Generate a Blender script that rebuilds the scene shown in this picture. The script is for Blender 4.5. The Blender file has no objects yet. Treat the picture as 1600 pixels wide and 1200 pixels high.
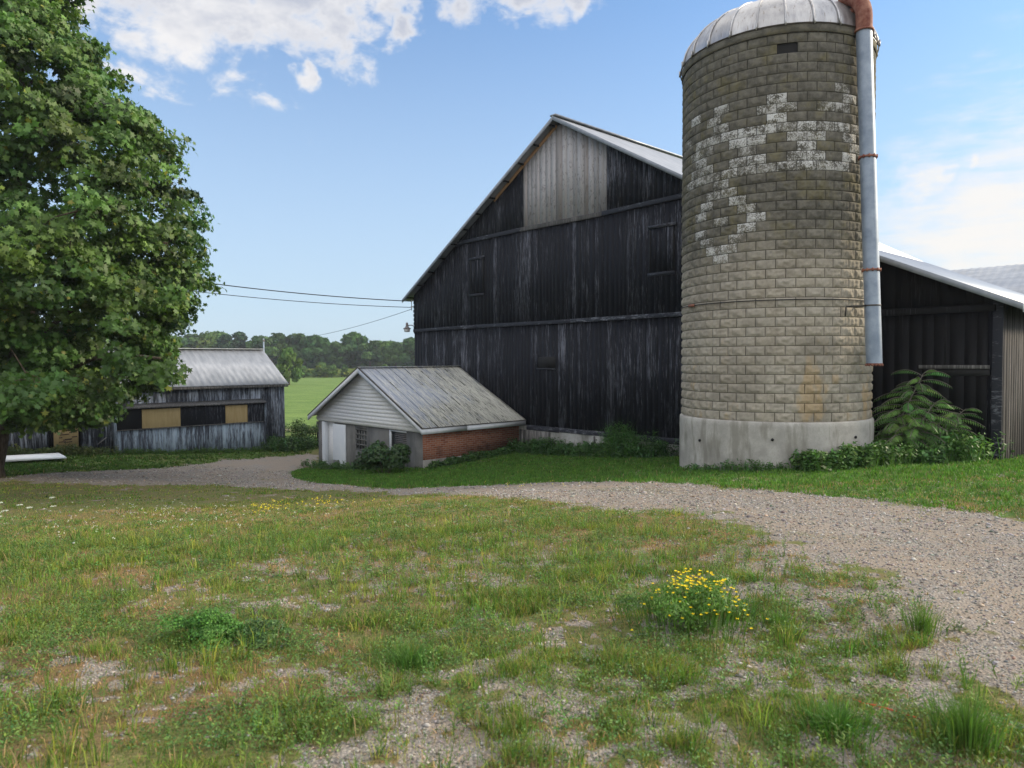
import bpy, math, random
import numpy as np
sc = bpy.context.scene
rng = np.random.default_rng(7); random.seed(7)

# ------------------------------------------------------------------ camera
F = 1105.0; EYE = 1.6; PITCH = math.atan(37/F); ROLL = math.radians(0.3)
fw = np.array([0, math.cos(PITCH), -math.sin(PITCH)]); up0 = np.array([0, math.sin(PITCH), math.cos(PITCH)]); rt0 = np.array([1., 0, 0])
rt = math.cos(ROLL)*rt0 - math.sin(ROLL)*up0; up = math.sin(ROLL)*rt0 + math.cos(ROLL)*up0
CAM = np.array([0, 0, EYE])
from mathutils import Matrix, Vector
cd = bpy.data.cameras.new('camera'); co = bpy.data.objects.new('camera', cd); sc.collection.objects.link(co)
co.matrix_world = Matrix(((rt[0], up[0], -fw[0], 0), (rt[1], up[1], -fw[1], 0), (rt[2], up[2], -fw[2], EYE), (0, 0, 0, 1)))
cd.sensor_fit = 'HORIZONTAL'; cd.sensor_width = 36; cd.lens = 36*F/1600; cd.clip_start = .05; cd.clip_end = 6000
cd.dof.use_dof = True; cd.dof.focus_distance = 15; cd.dof.aperture_fstop = cd.lens/1000/0.0075
sc.camera = co
def ray(x, y): return fw + rt*((x-800)/F) + up*((600-y)/F)
def atY(x, y, Y): d = ray(x, y); return CAM + d*(Y/d[1])
def projN(p):
    v = np.asarray(p)-CAM; z = v@fw; return 800+F*(v@rt)/z, 600-F*(v@up)/z

# ------------------------------------------------------------------ render, sky, sun
sc.render.engine = 'CYCLES'
sc.view_settings.view_transform = 'Standard'; sc.view_settings.look = 'None'; sc.view_settings.exposure = 0.9; sc.view_settings.gamma = 1
SUN_AZ = math.radians(80); SUN_EL = math.radians(24)
sd = np.array([math.sin(SUN_AZ)*math.cos(SUN_EL), math.cos(SUN_AZ)*math.cos(SUN_EL), math.sin(SUN_EL)])
sl = bpy.data.lights.new('sun', 'SUN'); sl.energy = 3.3; sl.angle = math.radians(11); sl.color = (1, .84, .62)
so = bpy.data.objects.new('sun', sl); sc.collection.objects.link(so)
so.rotation_euler = Vector(sd).to_track_quat('Z', 'Y').to_euler()
w = bpy.data.worlds.new('World'); sc.world = w; w.use_nodes = True
nt = w.node_tree; nt.nodes.clear()

class NT:
    """tiny helper to write node trees"""
    def __init__(s, tree): s.t = tree
    def n(s, typ, **kw):
        nd = s.t.nodes.new(typ)
        for k, v in kw.items(): setattr(nd, k, v)
        return nd
    def put(s, sock, v):
        if isinstance(v, bpy.types.NodeSocket): s.t.links.new(v, sock)
        elif v is not None:
            if isinstance(v, (tuple, list)) and len(v) == 3 and sock.type == 'RGBA': v = (*v, 1)
            sock.default_value = v
    def math(s, op, a, b=None, c=None, clamp=False):
        nd = s.n('ShaderNodeMath', operation=op, use_clamp=clamp); s.put(nd.inputs[0], a); s.put(nd.inputs[1], b); s.put(nd.inputs[2], c); return nd.outputs[0]
    def vmath(s, op, a, b=None):
        nd = s.n('ShaderNodeVectorMath', operation=op); s.put(nd.inputs[0], a); s.put(nd.inputs[1], b)
        return nd.outputs['Value'] if op in ('DOT_PRODUCT', 'LENGTH', 'DISTANCE') else nd.outputs[0]
    def noise(s, vec, scale, detail=4, rough=.6, dist=0, out='Fac'):
        nd = s.n('ShaderNodeTexNoise'); s.put(nd.inputs['Vector'], vec); s.put(nd.inputs['Scale'], scale); s.put(nd.inputs['Detail'], detail); s.put(nd.inputs['Roughness'], rough); s.put(nd.inputs['Distortion'], dist)
        return nd.outputs[out]
    def voro(s, vec, scale, out='Color', feature='F1', rnd=1):
        nd = s.n('ShaderNodeTexVoronoi', feature=feature); s.put(nd.inputs['Vector'], vec); s.put(nd.inputs['Scale'], scale); s.put(nd.inputs['Randomness'], rnd); return nd.outputs[out]
    def ramp(s, f, lo, hi, a=0., b=1., smooth=True):
        nd = s.n('ShaderNodeMapRange', interpolation_type='SMOOTHSTEP' if smooth else 'LINEAR'); s.put(nd.inputs[0], f); s.put(nd.inputs[1], lo); s.put(nd.inputs[2], hi); s.put(nd.inputs[3], a); s.put(nd.inputs[4], b); return nd.outputs[0]
    def mix(s, f, a, b, blend='MIX'):
        nd = s.n('ShaderNodeMix', data_type='RGBA', blend_type=blend); s.put(nd.inputs[0], f); s.put(nd.inputs[6], a); s.put(nd.inputs[7], b); return nd.outputs[2]
    def scale(s, vec, v):
        nd = s.n('ShaderNodeMapping'); s.put(nd.inputs[0], vec); nd.inputs[3].default_value = v; return nd.outputs[0]
    def obj(s): return s.n('ShaderNodeTexCoord').outputs['Object']
    def attr(s, name, out='Fac'): return s.n('ShaderNodeAttribute', attribute_name=name).outputs[out]
    def bump(s, h, strength=.5, dist=.02, nrm=None):
        nd = s.n('ShaderNodeBump'); s.put(nd.inputs['Strength'], strength); s.put(nd.inputs['Distance'], dist); s.put(nd.inputs['Height'], h); s.put(nd.inputs['Normal'], nrm); return nd.outputs[0]

W = NT(nt)
sky = W.n('ShaderNodeTexSky', sky_type='NISHITA', sun_disc=False, sun_elevation=SUN_EL, sun_rotation=SUN_AZ, altitude=200, air_density=1.0, dust_density=1.6, ozone_density=3.0)
dirv = W.n('ShaderNodeTexCoord').outputs['Generated']
def cloud(blobs, nscale, amp, lo, hi, sq):
    nz = W.math('ADD', W.math('MULTIPLY', W.noise(W.scale(dirv, (1, 1, sq)), nscale, 8, .6, .35), .6), W.math('MULTIPLY', W.noise(W.scale(dirv, (1, 1, sq)), nscale*2.3, 6, .6, .3), .4))
    wn = W.n('ShaderNodeTexNoise'); W.put(wn.inputs['Vector'], dirv); wn.inputs['Scale'].default_value = 16; wn.inputs['Detail'].default_value = 4
    wv = W.vmath('ADD', dirv, W.vmath('MULTIPLY', W.vmath('SUBTRACT', wn.outputs['Color'], (.5, .5, .5)), (.13, .13, .07)))
    best = None
    for (x, y, r) in blobs:
        c = ray(x, y); c = c/np.linalg.norm(c)
        d = W.vmath('DISTANCE', wv, tuple(c))
        m = W.math('SUBTRACT', 1, W.math('DIVIDE', d, r/F))
        best = m if best is None else W.math('MAXIMUM', best, m)
    v = W.math('ADD', best, W.math('MULTIPLY', W.math('SUBTRACT', nz, .5), amp))
    return W.ramp(v, lo, hi), v
c1, v1 = cloud([(190, -40, 150), (290, 5, 115), (345, 35, 80), (410, 8, 100), (480, -5, 95), (540, 15, 82), (590, -30, 85), (640, 44, 40), (490, 120, 31), (200, 110, 40), (745, -25, 60), (830, -45, 75), (915, -25, 50), (350, -190, 240), (900, -190, 150)], 12, 3.1, .07, .70, 1.6)
c2, v2 = cloud([(1530, 350, 170), (1640, 370, 230), (1420, 288, 50), (1510, 260, 35), (1700, 420, 200)], 7, 2.2, -.05, .95, 5)
gray = W.ramp(W.noise(W.scale(dirv, (1, 1, 2)), 5, 5), .35, .62)
ccol = W.mix(W.math('MULTIPLY', gray, W.ramp(v1, .25, .95)), (.50, .495, .50), (.30, .32, .375))
SKY = .115
skyc = W.mix(1.0, sky.outputs[0], (SKY, SKY, SKY), 'MULTIPLY')
zz = W.n('ShaderNodeSeparateXYZ'); W.put(zz.inputs[0], dirv)
hz = W.ramp(zz.outputs[2], 0.0, .62, 1, .12)
skyc = W.mix(1., skyc, (.52, .86, 1.10), 'MULTIPLY')
skyc = W.mix(W.math('MULTIPLY', hz, .80), skyc, (.345, .415, .485))
skyc = W.mix(W.math('MULTIPLY', c2, .85), skyc, (.55, .515, .475))
skyc = W.mix(c1, skyc, ccol)
# unseen broken bright cloud, added overhead and behind the viewer to lift ambient light
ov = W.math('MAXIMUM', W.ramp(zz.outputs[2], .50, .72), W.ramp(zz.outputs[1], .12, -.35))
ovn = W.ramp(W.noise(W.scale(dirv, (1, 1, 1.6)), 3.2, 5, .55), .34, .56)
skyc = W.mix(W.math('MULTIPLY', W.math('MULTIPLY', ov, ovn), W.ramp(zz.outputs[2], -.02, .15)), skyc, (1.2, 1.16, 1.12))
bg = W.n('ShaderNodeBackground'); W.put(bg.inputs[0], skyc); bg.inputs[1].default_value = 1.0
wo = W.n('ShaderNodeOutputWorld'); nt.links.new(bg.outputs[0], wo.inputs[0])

# ------------------------------------------------------------------ helpers
def tag(o, label=None, cat=None, group=None, kind=None):
    if label: o['label'] = label
    if cat: o['category'] = cat
    if group: o['group'] = group
    if kind: o['kind'] = kind
    return o
RZ = math.radians(-47.3)
ex = np.array([math.cos(RZ), math.sin(RZ), 0]); ey = np.array([-math.sin(RZ), math.cos(RZ), 0])
def empty(name, loc, rz=0):
    o = bpy.data.objects.new(name, None); sc.collection.objects.link(o); o.location = loc; o.rotation_euler = (0, 0, rz); o.empty_display_size = .3; return o

def raw_mesh(name, V, faces_idx, counts, mats, parent=None, attrs=None, smooth=False, loc=None):
    """V (N,3); faces_idx flat loop indices; counts verts per face"""
    me = bpy.data.meshes.new(name)
    V = np.ascontiguousarray(V, dtype=np.float32); fi = np.ascontiguousarray(faces_idx, dtype=np.int32).ravel(); counts = np.ascontiguousarray(counts, dtype=np.int32)
    me.vertices.add(len(V)); me.vertices.foreach_set('co', V.ravel())
    me.loops.add(len(fi)); me.loops.foreach_set('vertex_index', fi)
    me.polygons.add(len(counts)); ls = np.zeros(len(counts), np.int32); ls[1:] = np.cumsum(counts)[:-1]
    me.polygons.foreach_set('loop_start', ls)
    if smooth: me.polygons.foreach_set('use_smooth', np.ones(len(counts), bool))
    me.update(calc_edges=True)
    for k, (dom, arr) in (attrs or {}).items():
        arr = np.ascontiguousarray(arr, dtype=np.float32)
        if arr.ndim == 2:
            if arr.shape[1] == 3: arr = np.hstack([arr, np.ones((len(arr), 1), np.float32)])
            a = me.attributes.new(k, 'FLOAT_COLOR', dom); a.data.foreach_set('color', arr.ravel())
        else:
            a = me.attributes.new(k, 'FLOAT', dom); a.data.foreach_set('value', arr)
    for m in (mats if isinstance(mats, (list, tuple)) else [mats]): me.materials.append(m)
    o = bpy.data.objects.new(name, me); sc.collection.objects.link(o)
    if parent: o.parent = parent
    if loc is not None: o.location = loc
    return o

class MB:
    """collects simple solids and links them as ONE mesh object"""
    def __init__(s): s.v = []; s.f = []; s.r = []
    def add(s, vs, fs, r=None):
        b = len(s.v); s.v += [tuple(map(float, q)) for q in vs]
        r = random.random() if r is None else r
        for f in fs: s.f.append(tuple(b+i for i in f)); s.r.append(r)
    def hexa(s, p, r=None):  # p: 4 bottom (ccw) + 4 top
        s.add(p, [(3, 2, 1, 0), (4, 5, 6, 7), (0, 1, 5, 4), (1, 2, 6, 5), (2, 3, 7, 6), (3, 0, 4, 7)], r)
    def box(s, a, b, r=None):
        x0, y0, z0 = a; x1, y1, z1 = b
        s.hexa([(x0, y0, z0), (x1, y0, z0), (x1, y1, z0), (x0, y1, z0), (x0, y0, z1), (x1, y0, z1), (x1, y1, z1), (x0, y1, z1)], r)
    def bar(s, p, q, w, h, up=(0, 0, 1), r=None):
        p = np.array(p, float); q = np.array(q, float); d = q-p; d /= np.linalg.norm(d)
        a = np.cross(d, np.array(up, float)); a /= np.linalg.norm(a); b = np.cross(a, d)
        a = a*w/2; b = b*h/2
        s.hexa([p-a-b, p+a-b, q+a-b, q-a-b, p-a+b, p+a+b, q+a+b, q-a+b], r)
    def tube(s, pts, rad, n=10, cap=True, r=None):
        pts = [np.array(p, float) for p in pts]; rad = rad if isinstance(rad, (list, tuple, np.ndarray)) else [rad]*len(pts)
        vs = []; prev = None
        for i, p in enumerate(pts):
            d = pts[min(i+1, len(pts)-1)]-pts[max(i-1, 0)]; d /= (np.linalg.norm(d)+1e-9)
            if prev is None:
                a = np.cross(d, (0, 0, 1.)) if abs(d[2]) < .95 else np.cross(d, (1., 0, 0))
            else: a = prev-d*(prev@d)
            a /= np.linalg.norm(a); b = np.cross(d, a); prev = a
            for k in range(n):
                t = 2*math.pi*k/n; vs.append(p+rad[i]*(math.cos(t)*a+math.sin(t)*b))
        fs = [(i*n+k, i*n+(k+1) % n, (i+1)*n+(k+1) % n, (i+1)*n+k) for i in range(len(pts)-1) for k in range(n)]
        if cap: fs += [tuple(range(n))[::-1], tuple((len(pts)-1)*n+k for k in range(n))]
        s.add(vs, fs, r)
    def lathe(s, prof, c, n=32, r=None, cap=False):
        vs = [(c[0]+R*math.cos(2*math.pi*k/n), c[1]+R*math.sin(2*math.pi*k/n), c[2]+z) for (R, z) in prof for k in range(n)]
        fs = [(i*n+k, i*n+(k+1) % n, (i+1)*n+(k+1) % n, (i+1)*n+k) for i in range(len(prof)-1) for k in range(n)]
        if cap: fs += [tuple(range(n))[::-1], tuple((len(prof)-1)*n+k for k in range(n))]
        s.add(vs, fs, r)
    def build(s, name, m, parent=None, smooth=False, bevel=0, loc=None):
        fi = [i for f in s.f for i in f]; cnt = [len(f) for f in s.f]
        o = raw_mesh(name, np.array(s.v), fi, cnt, m, parent, {'rnd': ('FACE', np.array(s.r))}, smooth, loc)
        if bevel:
            bm = o.modifiers.new('bevel', 'BEVEL'); bm.width = bevel; bm.segments = 2; bm.limit_method = 'ANGLE'
        return o

def hash2(ix, iy, seed):
    h = (ix.astype(np.int64)*374761393 + iy.astype(np.int64)*668265263 + seed*974711) & 0xffffffff
    h = ((h ^ (h >> 13))*1274126177) & 0xffffffff
    return ((h ^ (h >> 16)) & 0xffff)/65535.
def vnoise(x, y, s, seed=0):
    x = x/s; y = y/s; ix = np.floor(x); iy = np.floor(y); fx = x-ix; fy = y-iy
    fx = fx*fx*(3-2*fx); fy = fy*fy*(3-2*fy)
    a = hash2(ix, iy, seed); b = hash2(ix+1, iy, seed); c = hash2(ix, iy+1, seed); d = hash2(ix+1, iy+1, seed)
    return (a*(1-fx)+b*fx)*(1-fy)+(c*(1-fx)+d*fx)*fy
def fbm(x, y, s, seed=0, o=4):
    x = np.asarray(x, float); y = np.asarray(y, float)
    t = 0; a = .5; n = 0
    for i in range(o): t = t+a*vnoise(x, y, s, seed+i*17); n += a; a *= .5; s *= .5
    return t/n
def sstep(x, a, b):
    t = np.clip((x-a)/(b-a), 0, 1); return t*t*(3-2*t)

# ------------------------------------------------------------------ materials
def mat(name, fn, rough=.8, spec=.3):
    m = bpy.data.materials.new(name); m.use_nodes = True; t = m.node_tree; t.nodes.clear(); N = NT(t)
    b = N.n('ShaderNodeBsdfPrincipled'); b.inputs['Roughness'].default_value = rough; b.inputs['Specular IOR Level'].default_value = spec
    o = N.n('ShaderNodeOutputMaterial'); t.links.new(b.outputs[0], o.inputs[0])
    fn(N, b); return m
def col(N, b, c): N.put(b.inputs['Base Color'], c)

def wood_fn(dark, light, amt, streak=(16, 16, .55), bumpd=.006, wdt=.2):
    def fn(N, b):
        p = N.obj(); r = N.attr('rnd')
        off = N.n('ShaderNodeCombineXYZ'); N.put(off.inputs[2], N.math('MULTIPLY', r, 37.)); N.put(off.inputs[0], N.math('MULTIPLY', r, 11.))
        q = N.vmath('ADD', p, off.outputs[0])
        s1 = N.noise(N.scale(q, streak), 1.6, 7, .72)
        s2 = N.noise(N.scale(q, tuple(4*k for k in streak)), 1.4, 3, .6)
        big = N.noise(N.scale(p, (1, 1, .6)), .55, 4, .6)
        v = N.math('ADD', N.math('MULTIPLY', s1, .75), N.math('MULTIPLY', s2, .25))
        v = N.math('ADD', v, N.math('MULTIPLY', N.math('SUBTRACT', big, .5), .34))
        v = N.math('ADD', v, N.math('MULTIPLY', N.math('SUBTRACT', r, .5), .10))
        wear = N.ramp(v, amt, amt+wdt)
        tone = N.math('ADD', .84, N.math('MULTIPLY', N.math('FRACT', N.math('MULTIPLY', r, 7.3)), .34))
        c = N.mix(wear, dark, light)
        cc = N.n('ShaderNodeCombineXYZ'); [N.put(cc.inputs[i], tone) for i in range(3)]
        c = N.mix(1., c, cc.outputs[0], 'MULTIPLY')
        col(N, b, c); N.put(b.inputs['Normal'], N.bump(N.math('ADD', s2, wear), .6, bumpd))
    return fn
M = {}
M['black_wood'] = mat('black_painted_wood', wood_fn((.0030, .0038, .0078), (.105, .11, .132), .515, (14, 14, .95), wdt=.15, bumpd=.004), .75, .25)
M['black_plain'] = mat('black_painted_door_wood', wood_fn((.0032, .0033, .0045), (.04, .04, .045), .58, wdt=.12), .75, .2)
M['trim_wood'] = mat('black_trim_worn', wood_fn((.016, .018, .026), (.20, .21, .24), .50, (2.2, 2.2, 9)), .7, .25)
M['shed_wood'] = mat('worn_blue_grey_boards', wood_fn((.022, .025, .033), (.25, .28, .33), .44, (9, 9, .8)), .8, .2)
M['shed_low'] = mat('weathered_blue_boards', wood_fn((.04, .046, .06), (.24, .295, .35), .38, (9, 9, .9)), .8, .2)
M['grey_wood'] = mat('bare_grey_boards', wood_fn((.06, .058, .058), (.18, .175, .17), .44, (12, 12, .6)), .85, .2)
def newwood(N, b):
    p = N.obj(); r = N.attr('rnd'); off = N.n('ShaderNodeCombineXYZ'); N.put(off.inputs[2], N.math('MULTIPLY', r, 53.))
    q = N.vmath('ADD', p, off.outputs[0])
    g = N.noise(N.scale(q, (22, 22, .9)), 1.5, 5, .65, .6); k = N.ramp(N.noise(N.scale(q, (4, 4, 1.7)), 1.8, 4, .65, 1.8), .53, .66)
    c = N.mix(g, (.24, .235, .245), (.47, .455, .465)); c = N.mix(N.math('MULTIPLY', k, .55), c, (.10, .09, .09))
    c = N.mix(N.math('MULTIPLY', N.ramp(N.math('FRACT', N.math('MULTIPLY', r, 9.7)), .3, 1), .35), c, (.30, .23, .19))
    tv = N.math('ADD', .68, N.math('MULTIPLY', N.math('FRACT', N.math('MULTIPLY', r, 5.1)), .42)); cc = N.n('ShaderNodeCombineXYZ'); [N.put(cc.inputs[i], tv) for i in range(3)]; c = N.mix(1., c, cc.outputs[0], 'MULTIPLY')
    col(N, b, c); N.put(b.inputs['Normal'], N.bump(g, .3, .004))
M['new_wood'] = mat('bare_pale_planks', newwood, .75)
def plain(c1, c2, sc_=3., rough=.8, bump=.0, spec=.3, metallic=0, stretch=(1, 1, 1), det=6):
    def fn(N, b):
        p = N.scale(N.obj(), stretch); n = N.noise(p, sc_, det, .65); col(N, b, N.mix(N.ramp(n, .3, .7), c1, c2)); b.inputs['Metallic'].default_value = metallic
        if bump: N.put(b.inputs['Normal'], N.bump(n, .6, bump))
    return mat('m', fn, rough, spec)
def pm(name, *a, **k): m = plain(*a, **k); m.name = name; return m
M['raw_board'] = pm('fresh_brown_board', (.30, .17, .09), (.36, .22, .13), 8)
def roofmetal(N, b):
    p = N.obj(); n = N.noise(N.scale(p, (.5, 2.5, 1)), 2.2, 6, .6); n2 = N.noise(p, .9, 4)
    c = N.mix(N.ramp(n, .3, .7), (.20, .22, .25), (.29, .31, .345)); c = N.mix(N.math('MULTIPLY', N.ramp(n2, .55, .75), .4), c, (.15, .15, .155))
    col(N, b, c); b.inputs['Metallic'].default_value = .25
M['roof_metal'] = mat('galvanised_roof_sheets', roofmetal, .42, .5)
def milkroof(N, b):
    p = N.obj(); st = N.noise(N.scale(p, (.45, 14, .45)), 1.5, 6, .68)
    gx = N.n('ShaderNodeSeparateXYZ'); N.put(gx.inputs[0], p)
    toward = N.ramp(gx.outputs[1], -4.6, -.2, -.12, .17, False)   # flakes more towards the barn end
    low = N.ramp(gx.outputs[0], -3.2, -1.5, -.03, .10, False)
    big = N.noise(p, 1.1, 4)
    v = N.math('ADD', N.math('ADD', N.math('ADD', st, toward), low), N.math('MULTIPLY', N.math('SUBTRACT', big, .5), .5))
    c = N.mix(N.ramp(st, .3, .7), (.24, .27, .33), (.32, .35, .41))
    c = N.mix(N.ramp(v, .45, .53), c, (.135, .14, .125))
    st2 = N.noise(N.scale(p, (1.1, 26, 1.1)), 1.7, 6, .72)
    c = N.mix(N.math('MULTIPLY', N.ramp(N.math('ADD', st2, N.math('MULTIPLY', v, .3)), .63, .69), .95), c, (.55, .55, .50))
    col(N, b, c); N.put(b.inputs['Normal'], N.bump(v, .3, .004))
M['roof_edge'] = pm('roof_edge_metal', (.17, .19, .22), (.24, .26, .29), 4, rough=.75)
M['milk_roof'] = mat('flaking_painted_tin', milkroof, .6, .35)
M['side_wood'] = mat('bare_side_boards', wood_fn((.035, .034, .035), (.125, .12, .118), .46, (12, 12, .6)), .9, .15)
M['white_trim'] = pm('white_painted_trim', (.52, .55, .60), (.64, .66, .69), 5)
M['white_siding'] = pm('white_lap_boards', (.66, .67, .69), (.78, .78, .78), 2.5, stretch=(3, 3, 9))
M['white_door'] = pm('white_door_paint', (.60, .64, .70), (.68, .71, .75), 1.5)
def concrete(c1, c2, c3, sc_=2.):
    def fn(N, b):
        p = N.obj(); n = N.noise(p, sc_, 8, .65); m = N.noise(N.scale(p, (3, 3, .7)), 1.3, 5, .6); f = N.noise(p, 45, 3)
        c = N.mix(N.ramp(n, .3, .7), c1, c2); c = N.mix(N.math('MULTIPLY', N.ramp(m, .48, .66), .7), c, c3); c = N.mix(N.math('MULTIPLY', N.ramp(f, .5, .7), .25), c, c3)
        col(N, b, c); N.put(b.inputs['Normal'], N.bump(N.math('ADD', n, N.math('MULTIPLY', f, .25)), .5, .012))
    return fn
M['concrete'] = mat('poured_concrete', concrete((.26, .25, .23), (.40, .385, .355), (.17, .16, .135)), .9, .2)
M['grey_render'] = mat('dark_cement_render', concrete((.125, .125, .122), (.17, .17, .165), (.09, .09, .088)), .9, .2)
M['stone_found'] = mat('whitewashed_stone', concrete((.22, .22, .20), (.42, .42, .41), (.10, .10, .09), 1.8), .95, .15)
def brick(N, b):
    p = N.n('ShaderNodeSeparateXYZ'); N.put(p.inputs[0], N.obj()); v = N.n('ShaderNodeCombineXYZ'); N.put(v.inputs[0], p.outputs[1]); N.put(v.inputs[1], p.outputs[2])
    t = N.n('ShaderNodeTexBrick'); N.put(t.inputs[0], v.outputs[0]); t.inputs['Scale'].default_value = 1; t.inputs['Brick Width'].default_value = .215; t.inputs['Row Height'].default_value = .072
    t.inputs['Mortar Size'].default_value = .007; t.inputs['Mortar Smooth'].default_value = .3; t.inputs['Bias'].default_value = -.1
    t.inputs['Color1'].default_value = (.27, .085, .045, 1); t.inputs['Color2'].default_value = (.42, .17, .10, 1); t.inputs['Mortar'].default_value = (.36, .32, .28, 1)
    n = N.noise(v.outputs[0], 1.6, 6, .65); n2 = N.noise(v.outputs[0], 25, 4)
    c = N.mix(N.math('MULTIPLY', N.ramp(n, .52, .68), .6), t.outputs[0], (.09, .05, .04)); c = N.mix(N.math('MULTIPLY', N.ramp(n2, .55, .7), .3), c, (.45, .36, .30))
    col(N, b, c); N.put(b.inputs['Normal'], N.bump(N.math('ADD', N.math('MULTIPLY', t.outputs['Fac'], -1), N.math('MULTIPLY', n2, .5)), .8, .008))
M['brick'] = mat('old_red_brick', brick, .9, .2)
def siloblock(N, b):
    p = N.obj(); s = N.n('ShaderNodeSeparateXYZ'); N.put(s.inputs[0], p); paint = N.attr('paint'); r = N.attr('rnd')
    z = N.math('ADD', s.outputs[2], N.math('MULTIPLY', N.math('SUBTRACT', N.noise(p, .8, 3), .5), 1.6))
    up_ = N.ramp(z, 3.0, 4.6)
    n = N.noise(p, 5, 7, .7); f = N.noise(p, 34, 5, .75); big = N.noise(p, .9, 4, .6)
    c = N.mix(N.ramp(n, .3, .7), (.222, .198, .158), (.325, .295, .24))
    c = N.mix(N.ramp(r, 0, 1, 0, .32), c, (.31, .295, .26))
    c = N.mix(N.math('MULTIPLY', N.ramp(big, .48, .66), .5), c, (.16, .145, .12))
    d = N.mix(N.ramp(n, .3, .7), (.070, .067, .057), (.142, .134, .112))
    moss = N.ramp(N.math('ADD', N.math('MULTIPLY', N.noise(p, 2.2, 5, .65), .7), N.math('ADD', N.math('MULTIPLY', n, .25), N.math('MULTIPLY', r, .08))), .49, .66)
    d = N.mix(N.math('MULTIPLY', moss, .42), d, (.125, .108, .036))
    c = N.mix(up_, c, d)
    rust = N.math('MULTIPLY', N.ramp(N.math('ADD', N.noise(N.scale(p, (1, 1, .35)), 1.6, 4), N.math('MULTIPLY', r, .12)), .60, .72), N.ramp(s.outputs[2], 2.6, 1.0))
    c = N.mix(N.math('MULTIPLY', rust, .5), c, (.34, .23, .10))
    flake = N.math('MULTIPLY', paint, N.ramp(N.math('ADD', N.math('ADD', N.math('MULTIPLY', f, .6), N.math('MULTIPLY', n, .5)), N.math('MULTIPLY', paint, .10)), .59, .68))
    c = N.mix(flake, c, (.46, .465, .455)); col(N, b, c)
    j = N.attr('joint'); c2 = N.mix(N.math('MULTIPLY', j, N.ramp(up_, 0, 1, .05, .38)), c, (.08, .074, .06)); col(N, b, c2)
    N.put(b.inputs['Normal'], N.bump(N.math('ADD', N.math('MULTIPLY', n, .6), N.math('MULTIPLY', f, .6)), .5, .012))
M['silo_block'] = mat('rock_faced_silo_blocks', siloblock, .92, .15)
def dome(N, b):
    p = N.obj(); r = N.attr('rnd'); n = N.noise(N.scale(p, (4, 4, 1)), 1.5, 6, .65); f = N.noise(N.scale(p, (9, 9, 1.2)), 2, 5)
    c = N.mix(N.ramp(n, .3, .7), (.30, .30, .31), (.48, .48, .485)); c = N.mix(N.ramp(r, 0, 1, 0, .4), c, (.24, .23, .22)); c = N.mix(N.math('MULTIPLY', N.ramp(f, .55, .70), .6), c, (.16, .13, .105))
    col(N, b, c); b.inputs['Metallic'].default_value = .75; N.put(b.inputs['Roughness'], N.ramp(n, .2, .8, .28, .5))
M['dome'] = mat('weathered_dome_sheet', dome, .4, .5)
M['galv'] = pm('galvanised_pipe', (.15, .19, .25), (.26, .31, .38), 2.6, rough=.5, metallic=.2, spec=.5)
M['rust'] = pm('rusty_red_steel', (.12, .032, .022), (.25, .12, .085), 6, rough=.8, bump=.006)
M['dark_steel'] = pm('dark_steel', (.03, .028, .026), (.07, .06, .05), 8, rough=.6)
M['wire'] = pm('wire_cover', (.02, .02, .022), (.03, .03, .03), 8)
M['lamp_grey'] = pm('lamp_grey', (.12, .11, .11), (.2, .18, .18), 8, rough=.5)
M['ceramic'] = pm('insulator', (.45, .45, .45), (.5, .5, .5), 8, rough=.4)
M['ply'] = pm('weathered_plywood', (.33, .24, .11), (.40, .30, .15), 2, stretch=(6, 6, 1))
M['scrawl'] = pm('dark_stain', (.05, .03, .02), (.1, .06, .045), 9)
M['sheet_white'] = pm('white_board', (.72, .74, .75), (.8, .81, .82), 2)
M['glass'] = pm('dusty_pane', (.05, .055, .06), (.10, .11, .12), 3, rough=.25, spec=.5)
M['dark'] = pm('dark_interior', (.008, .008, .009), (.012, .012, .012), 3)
M['bark'] = mat('maple_bark', lambda N, b: (col(N, b, N.mix(N.ramp(N.noise(N.scale(N.obj(), (9, 9, 1.6)), 2, 6, .7), .3, .7), (.035, .028, .02), (.11, .09, .07))), N.put(b.inputs['Normal'], N.bump(N.noise(N.scale(N.obj(), (10, 10, 1.6)), 2, 6, .7), 1., .03))), .95, .1)
M['old_bark'] = pm('old_grey_wood', (.10, .09, .075), (.2, .18, .15), 6, stretch=(8, 8, 1))
def leafmat(name, tr=.27, rough=.55, usecol=True, base=None, spec=.35):
    m = bpy.data.materials.new(name); m.use_nodes = True; t = m.node_tree; t.nodes.clear(); N = NT(t)
    c = N.attr('col', 'Color') if usecol else base
    b = N.n('ShaderNodeBsdfPrincipled'); N.put(b.inputs['Base Color'], c); b.inputs['Roughness'].default_value = rough; b.inputs['Specular IOR Level'].default_value = spec
    tl = N.n('ShaderNodeBsdfTranslucent'); N.put(tl.inputs[0], N.mix(1., c, (1.0, 1.25, .6), 'MULTIPLY'))
    mx = N.n('ShaderNodeMixShader'); mx.inputs[0].default_value = tr; t.links.new(b.outputs[0], mx.inputs[1]); t.links.new(tl.outputs[0], mx.inputs[2])
    o = N.n('ShaderNodeOutputMaterial'); t.links.new(mx.outputs[0], o.inputs[0]); return m
M['leaf'] = leafmat('leaves'); M['far_leaf'] = leafmat('far_foliage', .2, .8, spec=.1); M['blade'] = leafmat('grass_blades', .35, .6, spec=.2)
M['petal'] = leafmat('petals', .3, .7, spec=.1)
M['stone'] = mat('loose_stones', lambda N, b: (col(N, b, N.attr('col', 'Color'))), .9, .2)
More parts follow.
